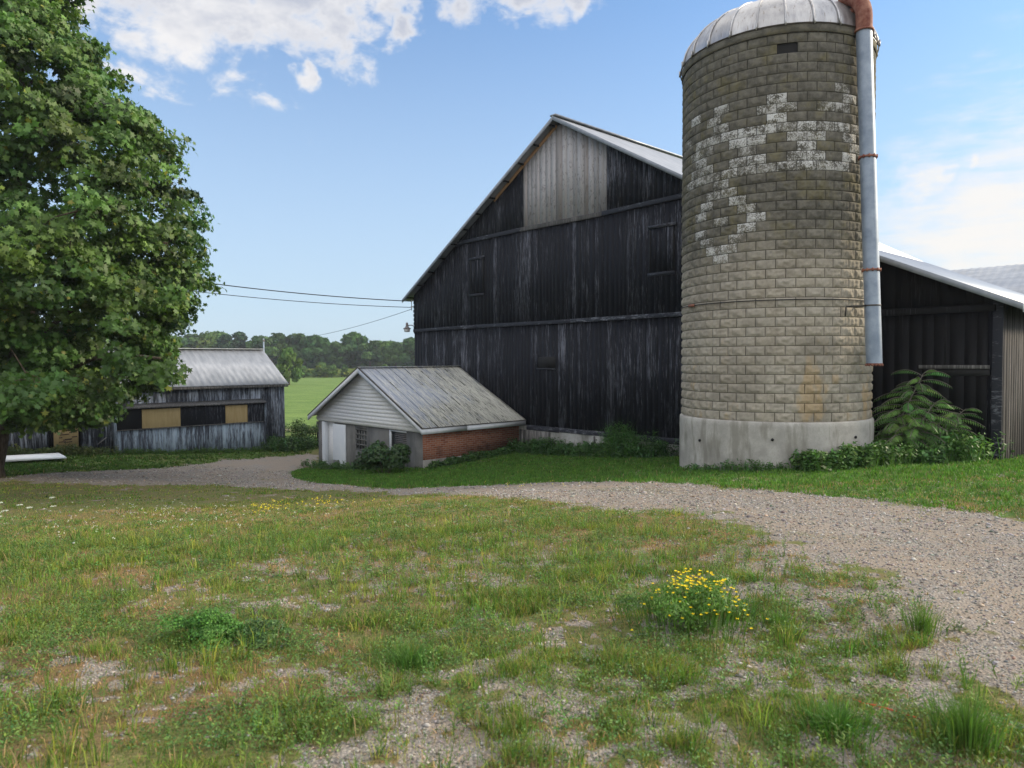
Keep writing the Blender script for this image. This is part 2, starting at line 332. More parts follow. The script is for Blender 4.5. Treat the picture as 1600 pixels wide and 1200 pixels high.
# ------------------------------------------------------------------ terrain
BO = np.array([1.49, 25.3, 0])       # barn frame origin (under the gable apex)
SO = np.array([-16.5, 26.0, 0])      # shed frame origin
def L(O, s, v): q = O+ex*s+ey*v; return q[0], q[1]
ctrl = [(0, 0, 0), (0, 3, -.02), (-4, 4, -.05), (4, 4, 0), (8, 6, -.12), (5.4, 14.7, -.74), (0, 8, -.30), (-6, 9, -.62), (-12, 5, -.4),
        (*L(BO, 13.5, 0), -.60), (*L(BO, 18, 2), -.45), (*L(BO, 2.5, -.3), -1.62), (*L(BO, 5.4, -.3), -1.35), (*L(BO, -1.6, -.3), -1.75), (*L(BO, -1.7, -4.6), -2.02), (*L(BO, -9, -4.6), -2.66),
        (*L(BO, -9, 0), -2.6), (*L(BO, -9, 6), -2.5), (*L(BO, 0, 8), -2.2), (*L(SO, 0, 8.6), -2.25), (*L(SO, .3, 4.5), -2.06), (*L(SO, .2, 0), -1.75), (*L(SO, 0, -4), -1.6), (-13.3, 18.4, -1.38),
        (-30, 15, -1.6), (-20, 5, -.8), (0, -15, .2), (15, -5, .2), (20, 12, -.1), (-10, -10, .1), (-12, 50, -2.6), (-30, 45, -2.4), (-2, 60, -2.7), (30, 40, -1.8), (-50, 40, -2.4)]
ctrl = np.array(ctrl)
def tps_k(a, b):
    r2 = ((a[:, None, :]-b[None, :, :])**2).sum(-1)+1e-9; return .5*r2*np.log(r2)
n_ = len(ctrl); K = tps_k(ctrl[:, :2], ctrl[:, :2])+np.eye(n_)*2.0; Pm = np.hstack([np.ones((n_, 1)), ctrl[:, :2]])
sol = np.linalg.solve(np.block([[K, Pm], [Pm.T, np.zeros((3, 3))]]), np.concatenate([ctrl[:, 2], np.zeros(3)]))
def H(x, y):
    x = np.asarray(x, float); y = np.asarray(y, float); sh = x.shape; q = np.stack([x.ravel(), y.ravel()], 1)
    cl = q.copy(); rr = np.hypot(cl[:, 0], cl[:, 1]-15); k = np.minimum(1, 60/np.maximum(rr, 1e-6)); cl[:, 0] *= k; cl[:, 1] = 15+(cl[:, 1]-15)*k
    out = np.empty(len(q))
    for i in range(0, len(q), 40000):
        c = cl[i:i+40000]; out[i:i+40000] = tps_k(c, ctrl[:, :2])@sol[:n_]+sol[n_]+c@sol[n_+1:]
    f = sstep(rr, 35, 75); out = out*(1-f)+(-2.65)*f
    near = 1-sstep(rr, 40, 80)
    out = out+near*((fbm(q[:, 0], q[:, 1], 2.6, 3, 3)-.5)*.12+(fbm(q[:, 0], q[:, 1], .5, 9, 2)-.5)*.035)
    return out.reshape(sh)
def G(px, py):   # pixel of the photograph -> ground point
    d = ray(px, py); a, b = .5, 400.
    ts = np.concatenate([np.linspace(1, 40, 800), np.linspace(40, 900, 600)]); p = CAM+d*ts[:, None]; k = np.argmax(p[:, 2] < H(p[:, 0], p[:, 1])); k = max(k, 1)
    lo, hi = ts[k-1], ts[k]
    for _ in range(18):
        m = (lo+hi)/2; q = CAM+d*m
        if q[2] < H(q[0], q[1]): hi = m
        else: lo = m
    return CAM+d*hi
def Hs(x, y): return float(H(np.array([x]), np.array([y]))[0])

road_up = [(-60, 751), (20, 744), (60, 740), (200, 734), (330, 722), (420, 714), (478, 709), (500, 712), (496, 727), (472, 731), (458, 738), (462, 747), (500, 755), (600, 763), (700, 760), (800, 756), (900, 753), (1000, 754), (1080, 757), (1170, 764), (1250, 771), (1400, 786), (1500, 797), (1600, 808), (1800, 832)]
road_lo = [(1800, 1300), (1700, 1210), (1600, 1130), (1530, 1060), (1480, 1000), (1440, 955), (1400, 930), (1330, 905), (1260, 885), (1180, 848), (1130, 826), (1060, 803), (960, 801), (880, 787), (780, 777), (700, 773), (600, 771), (540, 769), (450, 764), (330, 759), (200, 757), (120, 755), (60, 753), (20, 751), (-60, 758)]
road = np.array([G(*p)[:2] for p in road_up]+[(9., 9.), (9., 1.5)]+[G(*p)[:2] for p in road_lo[1:]])
road = np.vstack([road[:len(road_up)], [[13., 9.5], [14., 1.0], [5., 1.0]], road[len(road_up)+2:]])
def sdist(x, y, poly):
    """signed distance, positive inside"""
    n = len(poly); d = np.full(x.shape, 1e9); ins = np.zeros(x.shape, bool)
    for i in range(n):
        a = poly[i]; b = poly[(i+1) % n]; e = b-a; wx = x-a[0]; wy = y-a[1]
        t = np.clip((wx*e[0]+wy*e[1])/(e@e+1e-12), 0, 1); d = np.minimum(d, (wx-e[0]*t)**2+(wy-e[1]*t)**2)
        c = ((a[1] > y) != (b[1] > y)) & (x < (b[0]-a[0])*(y-a[1])/((b[1]-a[1])+1e-12)+a[0]); ins ^= c
    d = np.sqrt(d); return np.where(ins, d, -d)
# bare gravel patches in the foreground turf
patch = [(640, 985, .55), (560, 1105, .5), (690, 1130, .5), (860, 880, .3), (1210, 1040, .6), (1350, 1010, .8), (1060, 1050, .3), (930, 1050, .35), (470, 1030, .25), (1300, 930, .9), (1400, 1040, .9), (320, 1170, .25), (760, 1170, .4), (1090, 900, .25), (1450, 1130, .7), (1250, 980, .6), (520, 950, .25), (1180, 900, .5), (350, 870, .2), (1330, 1150, .35)]
patch = [(G(a, b)[:2], r*min(1., .035*math.hypot(*G(a, b)[:2])**1.35+.12)) for a, b, r in patch]
tan_spots = [(170, 905, .55), (230, 960, .35), (360, 1080, .5), (60, 1060, .4), (940, 830, .9), (1080, 850, .9), (1180, 870, 1.2), (1290, 930, 1.0), (1130, 840, 1.0), (1380, 1000, .6), (880, 820, .7), (520, 1090, .2), (1260, 905, .7), (620, 1010, .2), (380, 1030, .3)]
tan_spots = [(G(a, b)[:2], r) for a, b, r in tan_spots]
lush_poly = None
def fields(x, y):
    rd = sdist(x, y, road)
    n1 = fbm(x, y, .9, 21, 4)-.5; n2 = fbm(x, y, .22, 31, 4)-.5; n3 = fbm(x, y, .07, 35, 2)-.5
    edge = .24+.75*sstep(x, -1, 3)*(1-sstep(y, 7.5, 13))*(1-sstep(rd, .2, 1.5)*.5)
    g = sstep(rd+(n1*1.6+n2*1.4+n3*.6)*(.34+1.3*edge), -edge, edge)
    pa = np.zeros_like(x)
    for c, r in patch:
        pa = np.maximum(pa, 1-np.hypot(x-c[0], (y-c[1]))/(r*1.25))
    pg = sstep(pa+n1*1.3+n2*1.6+n3*1.2, .30, .85)*.95
    scat = sstep(n1+n2*1.1+n3*.9, .20, .42)*(1-sstep(np.hypot(x, y), 5, 9))*.8*sstep(x, -3.2, -.6)
    broad = sstep(n1*.8+n2*1.0+n3*1.0+.26*sstep(x+.25*y, -2.0, 1.6)+.20*sstep(x-.12*y, .0, 1.6)-.07, .05, .36)*(1-sstep(y, 5.0+1.2*sstep(x, 1, 3), 8.5))*.85
    g2 = np.maximum(np.maximum(pg, scat), broad)
    gravel = np.maximum(g, g2)
    ta = np.zeros_like(x)
    for c, r in tan_spots: ta = np.maximum(ta, 1-np.hypot(x-c[0], y-c[1])/(r*1.4))
    tan = np.maximum(sstep(ta+n1*1.5+n2*1.2, .25, .75), .85*sstep(fbm(x, y, 1.0, 66, 4)-.5+n2*.8+n3*.5, -.01, .17)*(1-.6*sstep(y, 8, 12)))
    return gravel, tan, g, rd
# the ground sheet: rings that get coarser with distance
th = np.concatenate([np.radians(np.linspace(-180, -62, 40)[:-1]), np.radians(np.arange(-62, 62, .2)), np.radians(np.linspace(62, 180, 40)[:-1])])
rad = [1.2]
while rad[-1] < 1500: rad.append(rad[-1]*(1.0125 if rad[-1] < 60 else 1.035))
rad = np.array(rad); nr, na = len(rad), len(th)
RR, TT = np.meshgrid(rad, th, indexing='ij'); GX = (RR*np.sin(TT)).ravel(); GY = (RR*np.cos(TT)).ravel()
GX = np.append(GX, 0.); GY = np.append(GY, 0.); GZ = H(GX, GY)
nearm = np.hypot(GX, GY) < 80
gr = np.zeros(len(GX)); tn = np.zeros(len(GX)); gro = np.zeros(len(GX)); a_, b_, c_, rdist = fields(GX[nearm], GY[nearm]); gr[nearm] = a_; tn[nearm] = b_; gro[nearm] = c_
i, j = np.meshgrid(np.arange(nr-1), np.arange(na), indexing='ij'); j2 = (j+1) % na
Q = np.stack([i*na+j, i*na+j2, (i+1)*na+j2, (i+1)*na+j], -1).reshape(-1, 4)[:, ::-1]
fc = gro[Q].mean(1); isroad = fc > .5
# crop field far behind the shed
cx, cy = GX[Q].mean(1), GY[Q].mean(1)
isfield = (cy > 47+.25*cx) & (cy < 215) & (np.abs(cx+30) < 170)
def groundfn(N, b):
    p = N.obj(); gv = N.attr('gravel'); tan = N.attr('tan'); lush = N.attr('lush')
    g1 = N.noise(p, 2.2, 5, .65); g2 = N.noise(p, 30, 4, .7); g3 = N.noise(p, 110, 3, .7); g0 = N.noise(p, .45, 4, .6)
    turf = N.mix(N.ramp(g2, .35, .65), (.055, .062, .02), (.135, .155, .045))
    turf = N.mix(N.math('MULTIPLY', N.ramp(N.math('ADD', N.math('MULTIPLY', g1, .6), N.math('MULTIPLY', g3, .4)), .47, .60), .55), turf, (.145, .12, .06))
    turf = N.mix(N.math('MULTIPLY', N.ramp(g0, .42, .62), .3), turf, (.10, .125, .035)); turf = N.mix(N.math('MULTIPLY', N.ramp(g3, .5, .66), .55), turf, (.20, .165, .095)); turf = N.mix(N.math('MULTIPLY', N.ramp(g3, .48, .34), .5), turf, (.03, .034, .014))
    lushc = N.mix(N.ramp(g2, .35, .65), (.03, .065, .012), (.075, .15, .028)); lushc = N.mix(N.math('MULTIPLY', N.ramp(g1, .5, .65), .5), lushc, (.10, .15, .035))
    turf = N.mix(lush, turf, lushc)
    tanc = N.mix(N.ramp(g3, .3, .7), (.085, .052, .030), (.25, .155, .09))
    turf = N.mix(N.math('MULTIPLY', tan, .75), turf, tanc)
    v = N.voro(p, 58, 'Color'); vs = N.n('ShaderNodeSeparateColor'); N.put(vs.inputs[0], v); vd = N.voro(p, 58, 'Distance')
    v2 = N.voro(p, 95, 'Color'); vs2 = N.n('ShaderNodeSeparateColor'); N.put(vs2.inputs[0], v2)
    tone = N.math('ADD', N.math('MULTIPLY', vs.outputs[0], .55), N.math('MULTIPLY', vs2.outputs[0], .45))
    gc = N.mix(tone, (.08, .073, .066), (.33, .305, .275)); gc = N.mix(N.math('MULTIPLY', N.ramp(vs.outputs[1], .6, .9), .35), gc, (.30, .23, .17))
    gc = N.mix(N.math('MULTIPLY', N.ramp(N.math('ADD', g1, N.math('MULTIPLY', N.attr('rut'), .20)), .46, .62), .7), gc, (.235, .195, .155)); gc = N.mix(N.math('MULTIPLY', N.ramp(N.voro(p, 17, 'Distance'), .10, .05), .4), gc, N.mix(vs2.outputs[1], (.12, .115, .11), (.42, .39, .36)))
    gc = N.mix(N.math('MULTIPLY', N.ramp(N.math('ADD', g0, N.math('MULTIPLY', N.math('SUBTRACT', g2, .5), .35)), .60, .70), .55), gc, (.11, .125, .055))
    dirt = N.math('MULTIPLY', N.math('SUBTRACT', 1, gv), .8); gc = N.mix(dirt, gc, N.mix(tone, (.10, .08, .06), (.30, .25, .20)))
    gm = N.ramp(N.math('ADD', gv, N.math('MULTIPLY', N.math('SUBTRACT', g2, .5), .7)), .3, .7)
    col(N, b, N.mix(gm, turf, gc))
    h = N.math('ADD', N.math('MULTIPLY', N.math('SUBTRACT', 1, vd), gm), N.math('MULTIPLY', g2, .8)); N.put(b.inputs['Normal'], N.bump(h, .6, .02))
M['ground'] = mat('turf_and_gravel', groundfn, .95, .1)
def fieldfn(N, b):
    p = N.obj(); q = N.n('ShaderNodeVectorRotate', rotation_type='Z_AXIS'); N.put(q.inputs['Vector'], p); q.inputs['Angle'].default_value = math.radians(8)
    w_ = N.n('ShaderNodeTexWave', wave_type='BANDS', bands_direction='Y'); N.put(w_.inputs[0], q.outputs[0]); w_.inputs['Scale'].default_value = .42; w_.inputs['Distortion'].default_value = 1.2; w_.inputs['Detail'].default_value = 2
    n = N.noise(N.scale(p, (.25, 1, 1)), .8, 6, .7); n2 = N.noise(p, 3.5, 4, .7)
    c = N.mix(N.ramp(n, .35, .65), (.07, .125, .032), (.15, .22, .06)); c = N.mix(N.math('MULTIPLY', w_.outputs[0], .6), c, (.05, .095, .028)); c = N.mix(N.math('MULTIPLY', N.ramp(n2, .45, .65), .4), c, (.20, .26, .085)); col(N, b, c)
M['field'] = mat('leafy_crop_rows', fieldfn, .95, .05)
ax, ay = (GX-BO[0])*ex[0]+(GY-BO[1])*ex[1], (GX-BO[0])*ey[0]+(GY-BO[1])*ey[1]
lushv = np.zeros(len(GX)); up_poly = np.array([G(*p)[:2] for p in road_up[9:]]+[(40, 12.), (40, 40), (0, 45), (-10, 40), (*L(BO, -11, 2),)])
lushv[nearm] = sstep(sdist(GX[nearm], GY[nearm], up_poly), -.6, .3)
left_poly = np.array([G(*p)[:2] for p in [(-60, 751), (20, 744), (60, 740), (200, 734), (330, 722), (420, 714), (478, 709)]]+[(-8, 50), (-30, 50), (-60, 30)])
lushv[nearm] = np.maximum(lushv[nearm], .75*sstep(sdist(GX[nearm], GY[nearm], left_poly), -.6, .3))
lushv[GY > 42] = .9
rutv = np.zeros(len(GX)); rutv[nearm] = np.exp(-((rdist-.8)/.3)**2)+np.exp(-((rdist-2.3)/.35)**2)
def sub(name, mask, m, extra=None, kind='structure'):
    q = Q[mask] if extra is None else None
    idx = q.ravel(); cnt = np.full(len(q), 4)
    return idx, cnt
def ground_obj(name, mask, m, dz=0, fan=False):
    q = Q[mask]; u, inv = np.unique(q.ravel(), return_inverse=True); idx = inv; cnt = np.full(len(q), 4)
    V = np.stack([GX[u], GY[u], GZ[u]+dz], 1); at = {'gravel': ('POINT', gr[u]), 'tan': ('POINT', tn[u]), 'lush': ('POINT', lushv[u]), 'rut': ('POINT', rutv[u])}
    if fan:
        c = len(V); V = np.vstack([V, [[0, 0, GZ[-1]]]]); first = np.searchsorted(u, np.arange(na)); k2 = np.roll(first, -1)
        tri = np.stack([np.full(na, c), k2, first], 1)
        idx = np.concatenate([idx, tri.ravel()]); cnt = np.concatenate([cnt, np.full(na, 3)])
        for k in at: at[k] = ('POINT', np.append(at[k][1], at[k][1][0]))
    o = raw_mesh(name, V, idx, cnt, m, None, at, smooth=True); tag(o, kind='structure'); return o
first_ok = ~isroad
first_ok[:na] = True; isroad[:na] = False
ground_obj('ground', ~isroad & ~isfield, M['ground'], fan=True)
ground_obj('gravel_driveway', isroad, M['ground'])
ground_obj('field', isfield & ~isroad, M['field'])

# ------------------------------------------------------------------ barn
barn = empty('barn', BO, RZ); tag(barn, 'large black wooden barn with a pale bare-plank patch under its gable peak', 'barn')
WL, WR, CORN, AP, APZ = -8.55, 9.2, 13.5, .38, 10.02
def roofz(s):      # underside of the roof along the gable
    if s < AP: return APZ-.612*(AP-s)
    if s < 9.2: return APZ-.580*(s-AP)
    return APZ-.580*(9.2-AP)-.46*(s-9.2)
DEP = 8.6
def foundz(s): return -.79
def planks(name, s0, s1, bot, top, m, parent, y=0., wd=.21, th_=.028, jitter=.0035, holes=(), side=None, gap=.0035):
    """vertical boards standing in a wall; side=None: wall runs along local x at local y; else along local y at local x=side"""
    mb = MB(); s = s0
    while s < s1-.02:
        wd_ = min(wd*random.uniform(.75, 1.25), s1-s); a, b = s, s+wd_-gap
        o = random.uniform(0, jitter); zb0, zb1 = bot(a), bot(b); zt0, zt1 = top(a), top(b); dz = random.uniform(0, .04)
        segs = [(zb0-dz*.6, zb1-dz*.6, zt0, zt1)]
        for (h0, h1, z0, z1) in holes:
            if (a+b)/2 > h0 and (a+b)/2 < h1:
                segs = [x for (p, q, r_, t_) in segs for x in (((p, q, z0, z0), (z1, z1, r_, t_)) if p < z0 and r_ > z1 else ((p, q, r_, t_),))]
        for (p, q, r_, t_) in segs:
            if side is None: mb.hexa([(a, y-th_-o, p), (b, y-th_-o, q), (b, y, q), (a, y, p), (a, y-th_-o, r_), (b, y-th_-o, t_), (b, y, t_), (a, y, r_)])
            else:
                X0, X1 = side, side+th_+o
                mb.hexa([(X0, a, p), (X1, a, p), (X1, b, q), (X0, b, q), (X0, a, r_), (X1, a, r_), (X1, b, t_), (X0, b, t_)])
        s += wd_
    return mb.build(name, m, parent)
# dark core behind the boards
mb = MB()
pts = [(WL+.05, -.8), (CORN-.05, -.8), (CORN-.05, roofz(CORN)-.08), (9.2, roofz(9.2)-.08), (AP, roofz(AP)-.08), (WL+.05, roofz(WL)-.08)]
nv = len(pts); vs = [(x, .01, z) for x, z in pts]+[(x, DEP-.05, z) for x, z in pts]
mb.add(vs, [tuple(range(nv)), tuple(range(2*nv-1, nv-1, -1))]+[(k, k+nv, (k+1) % nv+nv, (k+1) % nv) for k in range(nv)])
mb.build('frame', M['dark'], barn)
low = lambda s: -.79; belt1 = lambda s: 2.93; belt2 = lambda s: 6.44
planks('wall', WL, CORN-.02, low, lambda s: min(2.9, roofz(s)-.05) if s < 8.9 else min(2.72, roofz(s)-.05), M['black_wood'], barn, wd=.2)
planks('wall', WL, 8.9, lambda s: 2.9, lambda s: min(6.4, roofz(s)-.05), M['black_wood'], barn, y=-.012, wd=.2)
planks('wall', 8.9, CORN-.02, lambda s: 2.8, lambda s: max(roofz(s)-.05, 2.81), M['black_plain'], barn, y=-.012, wd=.3)
sl6 = AP-(APZ-6.42)/.612+.1; sr6 = AP+(APZ-6.42)/.58-.1
planks('wall', sl6, -1.45, lambda s: 6.4, lambda s: roofz(s)-.05, M['black_wood'], barn, y=-.024, wd=.2)
planks('wall', 2.5, sr6, lambda s: 6.4, lambda s: roofz(s)-.05, M['black_wood'], barn, y=-.024, wd=.2)
tag(planks('pale_boards', -1.45, 2.5, lambda s: 6.4, lambda s: roofz(s)-(.16 if s < AP else .08), M['new_wood'], barn, y=-.03, wd=.25, gap=.012), 'bare pale grey replacement planks under the peak')
def trim(name, pts_, w_, h_, m, y=-.07):
    mb = MB()
    for (s0, z0), (s1, z1) in pts_: mb.bar((s0, y, z0), (s1, y, z1), w_, h_)
    return mb.build(name, m, barn, bevel=.006)
trim('belt_board', [((WL, 2.94), (-4.1, 2.97)), ((-4.09, 2.965), (.9, 2.95)), ((.91, 2.955), (8.8, 2.97))], .07, .13, M['trim_wood'])
trim('belt_board', [((sl6+.05, 6.40), (-1.6, 6.45))], .07, .14, M['trim_wood'])
trim('belt_board', [((-1.59, 6.445), (2.3, 6.42))], .07, .15, M['grey_wood'])
trim('belt_board', [((2.31, 6.43), (sr6-.05, 6.50))], .07, .14, M['trim_wood'])
trim('brown_rafter_board', [((-3.1, roofz(-3.1)-.13), (.25, roofz(.25)-.13))], .05, .12, M['raw_board'], y=-.06)
def hatch(s0, s1, z0, z1, n=4):
    mb = MB(); wd = (s1-s0)/n
    for k in range(n): mb.box((s0+k*wd, -.068, z0), (s0+(k+1)*wd-.008, -.045, z1))
    h = mb.build('hatch', M['black_wood'], barn)
    mb = MB(); mb.box((s0-.1, -.10, z1), (s1+.12, -.05, z1+.10)); mb.build('hatch_trim', M['trim_wood'], h); mb = MB(); mb.box((s0-.12, -.10, z0-.12), (s1+.06, -.05, z0-.01)); mb.build('hatch_trim', M['trim_wood'], h)
    mb = MB(); mb.box((s1+.01, -.085, z0), (s1+.05, -.05, z1)); mb.build('hatch_edge', M['dark'], h); mb = MB(); mb.box((s0-.05, -.085, z0), (s0-.01, -.05, z1)); mb.build('hatch_edge', M['dark'], h)
hatch(-4.5, -3.8, 4.28, 5.62, 3); hatch(4.28, 5.08, 4.3, 5.65, 4)
mb = MB(); mb.box((-.75, -.05, 1.32), (.12, -.033, 1.72)); hh = mb.build('hatch', M['dark'], barn)
mb = MB(); mb.box((-.78, -.09, 1.26), (.14, -.05, 1.31)); mb.box((-.80, -.08, 1.3), (-.76, -.04, 1.8)); mb.build('hatch_trim', M['trim_wood'], hh)
# sill and stone foundation
mb = MB(); mb.box((-1.3, -.12, -.97), (.35, -.02, -.80)); mb.box((.35, -.11, -.95), (2.4, -.02, -.80)); mb.box((2.4, -.12, -.98), (5.2, -.02, -.80)); mb.box((5.2, -.11, -.98), (11, -.02, -.80)); mb.build('sill_beam', M['trim_wood'], barn, bevel=.01)
fo = MB()
nx = 150
gx_ = np.linspace(-8.6, 12, nx); gz_ = np.linspace(-3.2, -.83, 20); vs = []
for x in gx_:
    for z in gz_: vs.append((x, -.05-.07*float(fbm(np.array([x]), np.array([z]), .35, 5, 3)[0]), z))
fo.add(vs, [(a*20+b, (a+1)*20+b, (a+1)*20+b+1, a*20+b+1) for a in range(nx-1) for b in range(19)]); fo.box((-8.6, .0, -3.2), (12, .3, -.83)); fo.build('stone_foundation', M['stone_found'], barn, smooth=False)
planks('wooden_panel', -1.62, -.15, lambda s: -1.75, lambda s: -.98, M['grey_wood'], barn, y=-.13, wd=.24, th_=.03)
mb = MB(); mb.box((-.16, -.17, -1.8), (-.08, -.10, -.97)); mb.build('panel_post', M['grey_wood'], barn)
mb = MB(); mb.box((1.98, -.14, -1.6), (2.03, -.1, -.97)); mb.build('panel_post', M['grey_wood'], barn)
# side walls
planks('side_wall', .02, DEP, lambda v: -1.3, lambda v: roofz(CORN)-.02, M['side_wood'], barn, side=CORN, wd=.2)
planks('side_wall', .0, DEP, lambda v: -1.0, lambda v: roofz(WL)-.02, M['black_wood'], barn, side=WL-.03, wd=.2)
mb = MB()   # ragged board ends standing proud of the left corner
for k in range(9):
    z = 4.3-.185*k; mb.box((WL-.055-.03*random.random(), -.03, z), (WL-.028, .03, z+.13))
mb.build('corner_cleats', M['black_plain'], barn)
mb = MB(); mb.box((CORN-.16, -.075, -.9), (CORN+.035, -.032, roofz(CORN)-.04)); mb.build('corner_board', M['trim_wood'], barn, bevel=.005)
# big black doors of the lean-to
d = planks('barn_door', 10.2, 13.25, lambda s: -.62, lambda s: 2.62, M['black_plain'], barn, y=-.045, wd=.28, jitter=.004)
mb = MB(); mb.box((9.6, -.16, 2.62), (13.4, -.05, 2.76)); mb.build('door_track', M['black_plain'], d, bevel=.01)
mb = MB(); mb.box((11.9, -.13, 1.36), (13.3, -.075, 1.44)); mb.build('door_rail', M['grey_wood'], d, bevel=.008)
mb = MB(); mb.box((12.0, -.10, 1.2), (13.3, -.076, 1.355)); mb.box((12.42, -.083, 1.45), (12.45, -.076, 2.6)); mb.build('door_gap', M['dark'], d)
mb = MB(); mb.box((10.72, -.085, 1.7), (10.745, -.076, 1.98)); mb.box((10.76, -.085, 1.55), (10.775, -.076, 1.85)); mb.build('light_gap', M['sheet_white'], d)
# roof: corrugated sheets
def sheet(mb, P0, P1, Q0, Q1, ribs, amp=.02, th_=.03):
    """quad sheet from edge P0-P1 (eave) to Q0-Q1 (ridge), ribs run from eave to ridge"""
    P0, P1, Q0, Q1 = [np.array(k, float) for k in (P0, P1, Q0, Q1)]; nrm = np.cross(P1-P0, Q0-P0); nrm /= np.linalg.norm(nrm)
    if nrm[2] < 0: nrm = -nrm
    n = ribs*4; vs = []
    for k in range(n+1):
        t = k/n; h = amp if k % 4 == 2 else (0. if k % 4 == 0 else amp*.15)
        a = P0+(P1-P0)*t; b = Q0+(Q1-Q0)*t
        vs += [a+nrm*h, b+nrm*h, b+nrm*(h-th_), a+nrm*(h-th_)]
    fs = []
    for k in range(n):
        o = k*4; fs += [(o, o+4, o+5, o+1), (o+2, o+6, o+7, o+3), (o, o+3, o+7, o+4), (o+1, o+5, o+6, o+2)]
    fs += [(0, 1, 2, 3), (n*4, n*4+3, n*4+2, n*4+1)]
    mb.add(vs, fs)
Y0, Y1 = -.38, DEP+.35; sL = -8.95
mb = MB()
sheet(mb, (sL, Y0, roofz(sL)), (sL, Y1, roofz(sL)), (AP, Y0, roofz(AP)), (AP, Y1, roofz(AP)), 34)
sheet(mb, (9.2, Y0, roofz(9.2)), (9.2, Y1, roofz(9.2)), (AP, Y0, roofz(AP)), (AP, Y1, roofz(AP)), 34)
sheet(mb, (13.95, Y0, roofz(13.95)), (13.95, Y1, roofz(13.95)), (9.2, Y0, roofz(9.2)), (9.2, Y1, roofz(9.2)), 34)
rf = mb.build('roof', M['roof_metal'], barn)
mb = MB(); mb.bar((AP, Y0-.02, APZ+.05), (AP, Y1+.02, APZ+.05), .26, .05); mb.build('ridge_cap', M['roof_metal'], rf)
mb = MB()
def rake(a, b, z=0.): mb.bar((a, Y0-.012, roofz(a)-.075+z), (b, Y0-.012, roofz(b)-.075+z), .035, .17, up=(0, 1, 0)) if False else mb.hexa([(a, Y0-.03, roofz(a)-.12), (b, Y0-.03, roofz(b)-.12), (b, Y0+.005, roofz(b)-.12), (a, Y0+.005, roofz(a)-.12), (a, Y0-.03, roofz(a)+.02), (b, Y0-.03, roofz(b)+.02), (b, Y0+.005, roofz(b)+.02), (a, Y0+.005, roofz(a)+.02)])
rake(sL, AP); rake(AP+.002, 9.2); rake(9.202, 13.95); mb.build('fascia', M['roof_edge'], rf)
mb = MB(); mb.box((13.95, Y0-.03, roofz(13.95)-.17), (13.99, Y1, roofz(13.95)+.01)); mb.build('eave_board', M['white_trim'], rf)
mb = MB()   # purlin undersides
for k in range(12):
    mb = MB(); s = sL+.3+k*.8; mb.box((s, Y0+.02, roofz(s)-.13), (s+.06, 0, roofz(s)-.07)); mb.build('lookout', M['black_plain'], rf)
# wing behind the barn
wing = empty('barn_wing', (0, 0, 0)); wing.location = BO+ey*13; wing.rotation_euler = (0, 0, RZ); tag(wing, 'low grey-roofed farm wing behind the right end of the black barn', 'building')
mb = MB(); sheet(mb, (4, -4, 3.0), (24, -4, 3.0), (4, 0, 5.0), (24, 0, 5.0), 70); sheet(mb, (4, 4, 3.0), (24, 4, 3.0), (4, 0, 5.0), (24, 0, 5.0), 70); mb.build('roof', M['roof_metal'], wing)
mb = MB(); mb.box((4.3, -3.6, -2.5), (23.7, 3.6, 3.0)); mb.build('wall', M['grey_wood'], wing)

# ------------------------------------------------------------------ yard lamp and wires on the barn corner
lp = atY(636, 513, float((BO+ex*(WL-.1))[1])+.1); cornerp = BO+ex*(WL-.02)+ey*.02
yl = empty('yard_lamp', tuple(lp)); tag(yl, 'small dome yard lamp on a bent arm at the left corner of the black barn', 'lamp')
mb = MB(); mb.lathe([(.02, .26), (.055, .24), (.06, .1), (.10, .04), (.17, .0), (.17, -.03), (.15, -.035), (.14, .0), (.03, .02)], (0, 0, 0), 20); mb.build('lamp_shade', M['lamp_grey'], yl, smooth=True)
mb = MB(); mb.lathe([(.01, -.17), (.12, -.16), (.145, -.03), (.01, -.02)], (0, 0, 0), 20); mb.build('lens', M['ceramic'], yl, smooth=True)
e = cornerp-lp; e[2] = 0
mb = MB(); mb.tube([(0, 0, .1), e*.25+np.array([0, 0, .13]), e*.55+np.array([0, 0, .14]), e*.8+np.array([0, 0, .10]), e*.93+np.array([0, 0, 0.]), e*.98+np.array([0, 0, -.14])], .022, 8); mb.build('arm', M['lamp_grey'], yl, smooth=True)
Yc = float(cornerp[1])
ins = empty('wire_bracket', tuple(atY(643, 476, Yc))); tag(ins, 'small insulator bracket holding the wires at the barn corner below the eave', 'bracket')
i0 = np.array(ins.location)
e = cornerp-i0; e[2] = 0
mb = MB(); mb.tube([(0, 0, .22), (0, 0, -.26)], .016, 6)
for z in (.18, -.08): mb.tube([(0, 0, z), e+np.array([0, 0, z])], .014, 6)
mb.build('rod', M['lamp_grey'], ins)
for z in (.15, -.12):
    mb = MB(); mb.lathe([(.01, .06), (.04, .05), (.03, .02), (.045, -.01), (.03, -.03), (.01, -.05)], (0, 0, z), 12); mb.build('insulator', M['ceramic'], ins, smooth=True)
def wire(p, q, sag, r=.014, label='', n=40):
    p = np.array(p, float); q = np.array(q, float); mb = MB()
    mb.tube([p+(q-p)*t-np.array([0, 0, sag*4*t*(1-t)]) for t in np.linspace(0, 1, n)], r, 5); o = mb.build('overhead_wire', M['wire'], None, smooth=True); tag(o, label, 'wire', 'overhead wires to the barn corner')
wire(i0+[0, 0, .15], atY(-300, 325, 24), .55, .02, 'uppermost thick overhead wire from the maple to the barn corner')
wire(i0+[0, 0, -.12], atY(-300, 352, 24), .55, .014, 'second overhead wire just below the thick one, running to the barn corner')
pole_b = atY(413, 600, 62); pz = Hs(pole_b[0], pole_b[1]); ptop = atY(413, 529, 62)
